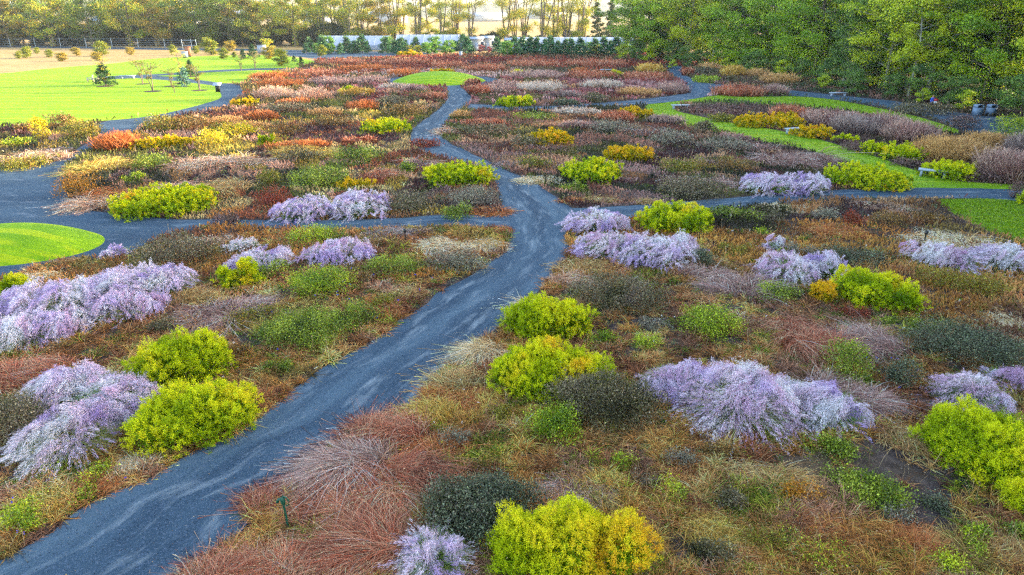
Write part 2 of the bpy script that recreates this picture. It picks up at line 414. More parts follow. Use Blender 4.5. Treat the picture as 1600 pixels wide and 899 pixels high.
def domes(c, n, a, b, H, rr):
    """sub-domes that together make a billowy mound: centres (ground), radii, heights"""
    area = math.pi * a * b; k = int(np.clip(area / (rr * rr * 1.1), 3, 46))
    q = spread(k, .80); r2 = (q ** 2).sum(1)
    g = ell(c, n, a, b, q)
    rad = rr * R.uniform(.6, 1.45, len(g)) if k > 3 else np.full(len(g), min(a, b) * .75)
    rad = np.minimum(rad, min(a, b) * .8)
    Hh = H * np.sqrt(np.clip(1 - .72 * r2, .1, 1)) * R.uniform(.72, 1.16, len(g))
    return g, rad, Hh

def surface(g, rad, Hh, m, low=-.25):
    """m points on the surface of the domes: position, outward direction"""
    i = R.choice(len(g), m, p=rad ** 2 / (rad ** 2).sum()); z = R.uniform(low, 1, m) ; th = R.uniform(0, 6.283, m)
    r = np.sqrt(np.clip(1 - z * z, 0, 1)); o = np.stack([r * np.cos(th), r * np.sin(th), z], 1)
    rz = np.minimum(rad[i], Hh[i] * .55); base = Hh[i] - rz
    P = np.stack([g[i, 0] + o[:, 0] * rad[i], g[i, 1] + o[:, 1] * rad[i], base + o[:, 2] * rz], 1)
    # skirts: let the flank reach the ground
    low_ = o[:, 2] < .25; P[low_, 2] = R.uniform(.04, 1, low_.sum()) * P[low_, 2]
    P[:, 2] = np.maximum(P[:, 2], .03)
    return P, o, i

def stem_of(c, g, Hh, par, org):
    mb = MB(); pick = R.choice(len(g), min(9, len(g)), replace=False)
    for j in pick:
        p0 = np.array([c[0] + R.normal() * .05, c[1] + R.normal() * .05, 0]); p2 = np.array([g[j, 0], g[j, 1], Hh[j] * .7])
        p1 = (p0 + p2) / 2 + np.array([0, 0, .12]); tube(mb, [p0, p1, p2], [.014, .01, .005], lin((90, 70, 45)), 4)
    return mb.build("stem", M_DRY, par, org)

def root(name, c, label, cat, group):
    return empty(name, (c[0], c[1], 0), label, cat, group), (c[0], c[1], 0)

def feathery(u, v, w, h, label, warm=.3, H=.9, cols=None, group="lime green feathery shrubs"):
    c, n, a, b, H, px = footprint(u, v, w, h, H); e, org = root("feathery_shrub", c, label, "shrub", group)
    g, rad, Hh = domes(c, n, a, b, H, .36 if px < .04 else .5); Hh = Hh * .9
    A = w * h * .41; nh = int(np.clip(A * 10, 2500, 120000)); T = int(np.clip(nh / 28, 60, 4600))
    P, o, i = surface(g, rad, Hh, T)
    axis = unit(o * .8 + np.array([0, 0, .75]) + R.normal(size=P.shape) * .22); LT = R.uniform(.07, .20, T)
    P = P - axis * LT[:, None] * .6 + o * (Noise(.42, int(v))(P) * .10)[:, None] + R.normal(size=P.shape) * .03
    base = cols if cols is not None else [(84, 118, 14), (132, 160, 16), (174, 194, 18), (204, 216, 26), (220, 216, 34), (232, 196, 40), (234, 160, 44)]
    pl = pal(*base); nz = Noise(.9, int(u)); x = nz(P) * .15 + R.normal(size=T) * .05 + .30 + warm * .40
    x = np.clip(x, 0, .999) * (len(pl) - 1); k = x.astype(int); f = (x - k)[:, None]; ct = pl[k] * (1 - f) + pl[np.minimum(k + 1, len(pl) - 1)] * f
    j = R.integers(0, T, nh); t = R.uniform(0, 1, nh)
    Pp = P[j] + axis[j] * (LT[j] * t)[:, None] ; D = unit(axis[j] * .7 + rnd(nh) * .8); Pp = Pp + R.normal(size=Pp.shape) * .022
    L = np.maximum(.062 * np.sin(math.pi * (.2 + .7 * t)), 2.2 * px) * R.uniform(.7, 1.2, nh)
    cj = ct[j] * vary(nh, .13); mb = MB()
    hairs(mb, Pp, D, L, max(.006, .55 * px), cj * .85, cj)
    # inner leaves of the same shrub, from the dark end of the palette
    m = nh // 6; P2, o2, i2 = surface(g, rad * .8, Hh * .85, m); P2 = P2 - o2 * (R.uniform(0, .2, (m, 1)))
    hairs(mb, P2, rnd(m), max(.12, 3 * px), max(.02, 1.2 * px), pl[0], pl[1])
    mb.build("foliage", M_FEATHER, e, org); stem_of(c, g, Hh, e, org); return e

LEAFY = {
 'dark': [(36, 38, 26), (60, 60, 38), (84, 86, 46), (104, 96, 76), (136, 130, 112), (84, 66, 62)],
 'blue': [(36, 46, 38), (56, 66, 54), (78, 92, 68), (110, 124, 104), (84, 78, 74), (60, 70, 40)],
 'olive': [(62, 72, 20), (92, 100, 26), (118, 122, 34), (144, 136, 40), (128, 98, 44)],
 'green': [(44, 62, 16), (72, 94, 22), (98, 122, 28), (128, 148, 36), (150, 164, 60)],
 'bright': [(62, 90, 14), (98, 130, 20), (138, 162, 28), (176, 190, 44)],
 'purple': [(56, 40, 44), (84, 60, 66), (110, 82, 86), (132, 108, 108), (70, 62, 50)],
 'brown': [(66, 50, 28), (98, 74, 36), (130, 98, 48), (150, 118, 66), (88, 86, 40)],
 'red': [(84, 26, 20), (120, 44, 30), (146, 66, 44), (96, 60, 40)],
 'orange': [(120, 74, 20), (160, 104, 30), (186, 130, 40), (140, 110, 40)],
 'yellow': [(120, 120, 14), (168, 164, 18), (206, 190, 28), (222, 180, 40)],
 'grey': [(84, 88, 78), (110, 114, 104), (140, 140, 128), (96, 84, 84)],
}
def leafy(u, v, w, h, label, tone='dark', H=.7, name="leafy_shrub", cat="shrub", group=None, leaf=.05, dens=2.6):
    c, n, a, b, H, px = footprint(u, v, w, h, H); e, org = root(name, c, label, cat, group)
    g, rad, Hh = domes(c, n, a, b, H, .34 if px < .04 else .55)
    A = w * h * .41; nl = int(np.clip(A * dens, 1400, 52000)); P, o, i = surface(g, rad, Hh, nl); P = P + o * (Noise(.38, int(u))(P) * .09)[:, None]
    P = P - o * (R.exponential(.06, (nl, 1))) + R.normal(size=P.shape) * .035
    T = int(nl / 12) + 1; P = P + (R.normal(size=(T, 3)) * .07)[R.integers(0, T, nl)]
    P[:, 2] = np.maximum(P[:, 2], .03)
    pl = pal(*LEAFY[tone]); cc = choose(pl, P, Noise(.6, int(v)), .45) * vary(nl, .36)
    D = unit(rnd(nl) * 1.0 + o * .5 + np.array([0, 0, .35])); L = max(leaf, 1.5 * px) * R.uniform(.6, 1.4, nl); mb = MB()
    hairs(mb, P, D, L, L * .55, cc * .92, cc)
    # twigs that stick out
    m = max(20, nl // 40); P3, o3, i3 = surface(g, rad, Hh, m, .1); D3 = unit(o3 + np.array([0, 0, .6]) + rnd(m) * .4)
    hairs(mb, P3 - D3 * .1, D3, R.uniform(.12, .26, m), max(.006, .4 * px), pl[0], choose(pl, P3, Noise(1, 3)))
    mb.build("foliage", M_LEAF, e, org); stem_of(c, g, Hh, e, org); return e

def plume(u, v, w, h, label, tint=0.0, H=.85, group="lilac plume grasses", green=1.0, lean=(-.15, -.1)):
    c, n, a, b, H, px = footprint(u, v, w, h, H, (.5, 1.4), .34); e, org = root("plume_grass", c, label, "ornamental grass", group)
    area = math.pi * a * b; k = int(np.clip(area / (.30 if px < .03 else .5), 2, 24)); g = ell(c, n, a, b, spread(k, .62)); k = len(g)
    A = w * h * .41; nh = int(np.clip(A * 16, 6000, 210000)); NP = int(np.clip(nh / 60, 90, 3600)); H *= 1.04; mg, mp = MB(), MB()
    LG = H * .78
    nb = int(np.clip(A * 1.3 * green, 300, 12000)); i = R.integers(0, k, nb); th = R.uniform(0, 6.283, nb); el_ = R.uniform(.55, 1.5, nb)
    P = np.c_[g[i] + R.normal(size=(nb, 2)) * .06, np.zeros(nb)]; D = np.stack([np.cos(th) * np.cos(el_), np.sin(th) * np.cos(el_), np.sin(el_)], 1)
    out = np.stack([np.cos(th), np.sin(th), np.full(nb, -.9)], 1) * R.uniform(.15, .55, (nb, 1))
    gp = pal((52, 84, 30), (84, 120, 42), (120, 150, 66), (150, 160, 100), (140, 116, 60))
    blades(mg, P, D, LG * R.uniform(.7, 1.15, nb), out, max(.008, .6 * px), choose(gp, P, Noise(.5, 2)), choose(gp, P, Noise(.5, 7)) * 1.15, 3)
    # plumes: radial sprays from the tussock hearts, or silky billows that lie over the mound
    pt = lin(np.array([(158, 132, 180), (184, 156, 194), (202, 176, 202), (214, 198, 210), (206, 172, 194), (214, 202, 206)], float))
    warm = lin(np.array([(188, 146, 178), (204, 170, 190), (214, 188, 200), (218, 204, 206)], float)); pt = pt if tint < .5 else np.concatenate([pt[1:4], warm])
    gd, rad, Hd = domes(c, n, a + .30 * H, b + .30 * H, H * .74, .34 if px < .03 else .5)
    Ps, o, _ = surface(gd, rad, Hd, NP, -.1); Ps = Ps + o * (Noise(.3, int(v))(Ps) * .06)[:, None]
    hole = Noise(.38, int(u + 3 * v))(Ps) > (.95 if green < 1.2 else .6); Ps, o = Ps[~hole], o[~hole]; NS = len(Ps)
    fl = Noise(1.1, int(u))(Ps) * 1.3; flow = np.stack([np.cos(fl + 3.6), np.sin(fl + 3.6), np.full(NS, -.15)], 1)
    T = unit(o * np.array([.9, .9, .15]) + flow * .75 + np.array([0, 0, -.28]) + R.normal(size=(NS, 3)) * .22); Ls = R.uniform(.20, .38, NS) * (H / .85)
    i = R.integers(0, k, NP); th = R.uniform(0, 6.283, NP); el_ = R.beta(1.6, 1.5, NP) * 1.1 + .38
    P = np.c_[g[i] + R.normal(size=(NP, 2)) * .08, np.zeros(NP)]; D = np.stack([np.cos(th) * np.cos(el_), np.sin(th) * np.cos(el_), np.sin(el_)], 1)
    L = H * R.uniform(.65, 1.1, NP) * R.uniform(.85, 1.15, k)[i]; B = np.stack([np.cos(th) * .42 + lean[0], np.sin(th) * .42 + lean[1], np.full(NP, -.66)], 1) * R.uniform(.5, 1.4, (NP, 1))
    nr = int(nh * (.22 if green < 1.2 else .5)); nsl = nh - nr
    pk = R.integers(0, NP, max(30, NP // 4)) if green < 1.2 else np.arange(NP)
    blades(mg, P[pk], D[pk], L[pk] * .8, B[pk] * .8, max(.004, .3 * px), gp[1], gp[3], 3)
    nzc = Noise(.75, int(u)); jc = choose(pt, P + D * .6, nzc, .93)
    j = pk[R.integers(0, len(pk), nr)]; t = .72 + .30 * R.uniform(0, 1, nr)
    q = P[j] + D[j] * (L[j] * t)[:, None] + B[j] * (L[j] * t * t)[:, None]; tg = unit(D[j] + 2 * B[j] * t[:, None])
    fat = np.sin(math.pi * np.clip((t - .70) / .34, .03, 1)); q = q + R.normal(size=q.shape) * (.010 + .014 * fat)[:, None]
    cc = jc[j] * vary(nr, .12) * 1.15
    hairs(mp, q, unit(tg * .95 + rnd(nr) * .36), np.maximum(.065 * (.4 + fat), 1.9 * px), max(.004, .36 * px), cc * .95, np.minimum(cc * 1.08, .85))
    js = choose(pt, Ps, nzc, .9) * vary(NS, .10); j = R.integers(0, NS, nsl); t = R.uniform(0, 1, nsl)
    q = Ps[j] + T[j] * (Ls[j] * (t - .5))[:, None] + np.array([0, 0, .05]) - np.array([0, 0, 1.0]) * (.14 * t * t)[:, None]; tg = unit(T[j] - np.array([0, 0, 1.0]) * (.8 * t)[:, None])
    fat = np.sin(math.pi * np.clip(t, .05, .97)); q = q + R.normal(size=q.shape) * (.012 + .024 * fat)[:, None]
    cc = js[j] * vary(nsl, .12) * 1.15
    hairs(mp, q, unit(tg + rnd(nsl) * .55), np.maximum(.075 * (.4 + fat), 2.0 * px), max(.004, .34 * px), cc * .95, np.minimum(cc * 1.08, .85))
    for mb in (mg, mp):
        for V in mb.V: V[:, 2] = np.maximum(V[:, 2], .02)
    mg.build("foliage", M_LEAF, e, org); o = mp.build("plume", M_PLUME, e, org); tag(o, kind="stuff"); return e

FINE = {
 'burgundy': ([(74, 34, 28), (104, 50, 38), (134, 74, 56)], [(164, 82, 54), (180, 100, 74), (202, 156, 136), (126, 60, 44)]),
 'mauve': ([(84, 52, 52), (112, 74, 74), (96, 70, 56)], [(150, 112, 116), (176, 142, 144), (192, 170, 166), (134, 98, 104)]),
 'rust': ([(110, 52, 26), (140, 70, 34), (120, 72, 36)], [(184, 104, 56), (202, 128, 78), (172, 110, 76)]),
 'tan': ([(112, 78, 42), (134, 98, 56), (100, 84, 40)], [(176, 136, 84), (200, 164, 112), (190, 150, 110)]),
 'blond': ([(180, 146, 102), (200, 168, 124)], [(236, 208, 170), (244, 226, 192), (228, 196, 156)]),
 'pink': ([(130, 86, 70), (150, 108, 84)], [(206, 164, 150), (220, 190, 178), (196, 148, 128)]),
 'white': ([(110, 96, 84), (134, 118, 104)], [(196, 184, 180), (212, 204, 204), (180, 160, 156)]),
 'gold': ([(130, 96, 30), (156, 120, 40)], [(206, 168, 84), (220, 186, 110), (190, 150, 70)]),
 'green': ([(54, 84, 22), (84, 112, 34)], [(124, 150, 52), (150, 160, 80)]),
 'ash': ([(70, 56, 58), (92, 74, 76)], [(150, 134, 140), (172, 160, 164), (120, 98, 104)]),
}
def arching(u, v, w, h, label, tone='burgundy', H=.6, group=None, name="arching_grass", dens=1.0, lay=1.0):
    c, n, a, b, H, px = footprint(u, v, w, h, H, (.4, 1.5), .28)
    area = math.pi * a * b; k = int(np.clip(area / .10, 16, 180)); g = ell(c, n, a, b, spread(k, .85)); k = len(g)
    A = w * h * .41; nb = int(np.clip(A * 1.25 * dens, 700, 26000)); i = R.integers(0, k, nb); nz = Noise(1.6, int(u + v))
    g3 = np.c_[g, np.zeros(k)]; sw = nz(g3) * 1.3 + (3.4 if c[0] < 2 else 0); tl = R.normal(size=k) * .55; th = sw[i] + tl[i] + R.normal(size=nb) * .5; ft = np.exp(R.normal(size=(k, 1)) * .3)[i]; fl = np.exp(R.normal(size=k) * .22)[i]; el_ = R.uniform(.5, 1.35, nb)
    P = np.c_[g[i] + R.normal(size=(nb, 2)) * .16, np.zeros(nb)]; D = np.stack([np.cos(th) * np.cos(el_), np.sin(th) * np.cos(el_), np.sin(el_)], 1)
    th2 = th + R.normal(size=nb) * .5
    B = np.stack([np.cos(th2) * .5, np.sin(th2) * .5, np.full(nb, -.68)], 1) * R.uniform(.7, 1.4, (nb, 1)) * lay + np.c_[R.normal(size=(nb, 2)) * .28, np.zeros(nb)]
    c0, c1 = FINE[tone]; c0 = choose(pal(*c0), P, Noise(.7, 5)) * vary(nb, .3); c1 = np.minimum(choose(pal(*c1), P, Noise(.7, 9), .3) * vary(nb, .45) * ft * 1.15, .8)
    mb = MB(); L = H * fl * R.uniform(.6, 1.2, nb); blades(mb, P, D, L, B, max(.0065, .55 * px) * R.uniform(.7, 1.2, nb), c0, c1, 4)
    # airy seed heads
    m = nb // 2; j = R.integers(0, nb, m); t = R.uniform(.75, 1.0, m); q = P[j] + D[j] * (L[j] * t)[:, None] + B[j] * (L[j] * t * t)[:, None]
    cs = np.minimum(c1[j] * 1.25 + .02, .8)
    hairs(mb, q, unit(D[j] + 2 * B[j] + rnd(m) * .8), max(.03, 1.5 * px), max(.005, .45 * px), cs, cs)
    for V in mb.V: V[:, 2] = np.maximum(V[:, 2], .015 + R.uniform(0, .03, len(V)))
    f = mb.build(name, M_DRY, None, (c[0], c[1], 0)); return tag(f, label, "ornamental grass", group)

def upright(u, v, w, h, label, tone='rust', H=.8, group=None, name="upright_grass", dens=1.0, top=0.0):
    c, n, a, b, H, px = footprint(u, v, w, h, H, (.35, 1.1)); A = w * h * .41; nb = int(np.clip(A * 3.4 * dens, 900, 16000))
    q = disc(nb, 1.0); nz = Noise(.9, int(u)); p = ell(c, n, a, b, q)
    P = np.c_[p, np.zeros(nb)]; r2 = (q ** 2).sum(1)
    cl = max(4, int(math.pi * a * b / .35)); gc = ell(c, n, a, b, spread(cl, .9)); k = R.integers(0, len(gc), nb); tuft = np.c_[gc[k], np.zeros(nb)]
    P[:, :2] = P[:, :2] * .35 + tuft[:, :2] * .65 + R.normal(size=(nb, 2)) * .08
    D = unit(np.stack([R.normal(size=nb) * .24, R.normal(size=nb) * .24, np.ones(nb)], 1) + (P - tuft) * .9)
    L = H * np.sqrt(1.05 - .55 * r2) * R.uniform(.55, 1.15, nb) * (1 + .10 * nz(P * 1.0)); B = np.c_[R.normal(size=(nb, 2)) * .14 + np.array([-.05, -.02]), np.full(nb, -.08)]
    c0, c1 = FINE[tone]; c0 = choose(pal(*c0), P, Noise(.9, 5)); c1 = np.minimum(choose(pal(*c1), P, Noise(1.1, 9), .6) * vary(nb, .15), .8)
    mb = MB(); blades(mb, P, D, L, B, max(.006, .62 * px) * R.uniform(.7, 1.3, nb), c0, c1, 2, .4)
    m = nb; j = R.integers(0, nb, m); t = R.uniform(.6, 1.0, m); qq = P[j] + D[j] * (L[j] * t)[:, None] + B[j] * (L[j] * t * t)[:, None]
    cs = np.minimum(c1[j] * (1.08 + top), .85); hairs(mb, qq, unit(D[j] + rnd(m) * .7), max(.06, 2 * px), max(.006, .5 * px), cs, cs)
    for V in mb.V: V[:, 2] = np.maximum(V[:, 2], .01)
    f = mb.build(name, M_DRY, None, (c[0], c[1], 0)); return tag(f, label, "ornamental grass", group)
# ------------------------------------------------------------------ the planting, clump by clump (photo pixels of the foot, size, look)
for a_ in [
 (885, 928, 284, 122, "big lime shrub with golden orange tips at the bottom edge beside the bluish dark shrub", .66),
 (316, 702, 196, 112, "wide lime green shrub overhanging the main path, below a smaller lime shrub", .30),
 (292, 606, 166, 88, "rounded bright lime shrub just above the lime shrub that overhangs the main path", .28),
 (860, 634, 205, 112, "lime shrub with an orange yellow centre, behind the large dark mounded shrub", .42),
 (854, 536, 166, 72, "lime green shrub by the path edge above the orange centred lime shrub", .26),
 (1534, 764, 232, 140, "largest lime shrub at the right edge, beside bare dark mulch", .30),
 (1606, 812, 84, 62, "small lime shrub cut off by the right edge, below the largest lime shrub there", .34),
 (1358, 488, 138, 68, "yellow lime shrub touching a white plumed grass and a golden tuft", .45),
 (1055, 371, 120, 62, "lime dome behind the long lilac drift at the path crossing", .28),
 (261, 345, 174, 60, "long low lime shrub along the gravel plaza edge near the path crossing", .40),
 (716, 294, 122, 42, "lime dome on the inside bend of the main path", .30),
 (925, 289, 100, 42, "lime dome behind the black path light, across the path from blond grass", .28),
 (1350, 300, 134, 46, "wide lime shrub between the garden path and the strip of lawn", .30),
 (602, 212, 84, 28, "yellow lime mound beside the narrow stretch of the main path below the far bend", .55),
 (806, 168, 68, 18, "small lime mound nearest to the far grass mound", .45),
 (22, 474, 76, 46, "yellow green shrub at the left edge under the grass island", .40),
 (416, 228, 32, 18, "small lime mound among olive shrubs in the middle left bed", .45),
 (545, 148, 27, 11, "tiny lime mound in the pink and orange grass left of the far bend", .35),
 (431, 154, 34, 10, "tiny flat lime patch in salmon grass by the back lawn path", .35),
 (431, 120, 22, 7, "tiny lime dot among far orange grass close to the back lawn", .35),
 (817, 118, 30, 8, "tiny lime patch in burgundy grass behind the pale pink grass", .35),
 (962, 120, 19, 9, "tiny lime mound beside the far tan grass mound", .35),
 (378, 451, 66, 44, "lime shrub below the lilac plumes in the bed inside the path crossing", .30),
 (1530, 275, 36, 22, "small yellow lime shrub beside the right hand bench among mauve grass", .35),
 (1480, 283, 66, 32, "lime shrub directly beside the grey bench by the strip lawn", .30),
 (1412, 255, 72, 30, "golden lime shrub at the foot of the biggest tan mauve grass", .50),
 (1368, 243, 46, 22, "lime shrub between two purple groundcover gaps along the strip lawn", .40),
 (1606, 322, 34, 22, "small lime shrub at the right edge where the garden path leaves", .40),
 (1322, 223, 36, 15, "yellow green shrub under the whitish mauve grass", .40),
]: feathery(*a_[:5], warm=a_[5])
GOLD = [(120, 120, 14), (164, 156, 18), (204, 178, 24), (222, 184, 30), (232, 176, 40), (226, 150, 36)]
for a_ in [
 (860, 230, 80, 28, "golden yellow mound beside a low dark dome on the far side of the path"),
 (983, 255, 92, 28, "golden lime mound just beyond the lime dome with the path light"),
 (992, 185, 62, 17, "golden mound next to rust grass near the lawn strip tip"),
 (260, 234, 96, 22, "flat golden mound beside the rust orange grass at the plaza edge"),
 (556, 295, 58, 15, "bright yellow mound peeping over the lilac grass by the side path"),
 (1277, 474, 50, 34, "small golden orange tuft joined to the yellow lime shrub"),
 (1175, 201, 62, 24, "golden shrub at the lawn end of the yellow shrub row"),
 (1222, 203, 56, 28, "golden shrub beside the pale bench in the yellow row"),
 (1272, 218, 56, 22, "golden lime shrub on the other side of the pale bench"),
 (385, 167, 44, 14, "yellow green mound beside the lawn path curve"),
 (640, 88, 40, 6, "far yellow mound in front of the evergreens by the white tunnels"),
 (690, 117, 40, 8, "far flat golden patch beyond the grass mound"),
]: feathery(*a_, warm=.4, cols=GOLD, group="golden feathery shrubs")

for a_ in [
 (222, 482, 176, 80, "large lilac plume grass at the island end of the left drift", 0, .9), (92, 512, 176, 92, "lilac plume grass in the middle of the left drift under the island", 0, .9),
 (60, 540, 140, 58, "pale lilac plume grass at the left edge, lowest of the left drift", 1, .8), (206, 500, 116, 50, "pinkish purple plume grass at the lower rim of the left drift", 1, .7),
 (118, 636, 108, 74, "blue lilac plume grass topmost of the clump beside two lime shrubs", 0, .85), (192, 672, 86, 100, "pinkish plume grass touching the lime shrub that overhangs the path", 1, .9),
 (116, 716, 130, 92, "violet plume grass lowest of the clump beside two lime shrubs", 0, .85),
 (478, 352, 96, 56, "violet plume grass at the left end of the drift on the side path", 0, .8), (565, 347, 104, 60, "silvery lilac plume grass at the right end of the drift on the side path", 0, .85),
 (414, 424, 96, 42, "lilac plume grass trailing left in the bed inside the crossing", 0, .7), (528, 416, 112, 48, "pinkish lilac plume grass arching right in the bed inside the crossing", 1, .7),
 (382, 394, 50, 26, "small faded lilac plume grass behind the grey green dome shrub", 1, .6),
 (930, 372, 104, 54, "lilac plume grass spilling onto the path crossing", 0, .85), (952, 410, 120, 58, "white lilac plume grass in the middle of the crossing drift", 1, .85),
 (1018, 424, 108, 66, "violet plume grass at the lower end of the crossing drift", 0, .9), (1062, 412, 48, 60, "silvery plume grass at the outer end of the crossing drift", 1, .85),
 (1195, 309, 64, 54, "blue lilac plume grass beside dark purple shrub on the garden path", 0, .9), (1250, 309, 72, 50, "lilac plume grass touching the wide lime shrub on the garden path", 0, .9),
 (1224, 448, 84, 62, "white tipped plume grass over a green tuft near the yellow lime shrub", 1, .8), (1282, 440, 72, 50, "silky blue lilac plume grass leaning onto the yellow lime shrub", 0, .8),
 (1466, 422, 96, 48, "pale lilac plume grass at the blond grass edge near the corner lawn", 1, .8), (1560, 424, 104, 48, "lilac plume grass at the right edge below the corner lawn", 0, .8),
 (1066, 632, 132, 66, "pale lilac plume grass beside the large dark mounded shrub", 1, .75), (1150, 674, 168, 124, "largest white lilac plume grass with green fountain centre", 1, 1.0),
 (1262, 666, 154, 76, "lilac plume grass trailing away from the largest white one", 0, .75),
 (1512, 634, 96, 58, "whitish plume grass above the largest lime shrub", 1, .75), (1574, 604, 62, 34, "sparse greyish plumes below the dark green shrub at the right edge", 1, .6),
 (676, 905, 100, 66, "lilac plume grass at the bottom edge between burgundy grass and dark shrub", 0, .85),
 (1208, 392, 26, 22, "tiny tuft of lilac plumes near the tan meadow corner", 1, .5),
 (182, 402, 34, 22, "tiny lilac plume tuft on the plaza rim by the island tip", 0, .5),
]: plume(a_[0], a_[1], a_[2], a_[3], a_[4], a_[5], a_[6], green=1.6 if 'green' in a_[4] or 'tiny' in a_[4] or 'bottom edge' in a_[4] or 'sparse' in a_[4] or 'whitish' in a_[4] else 1.0)

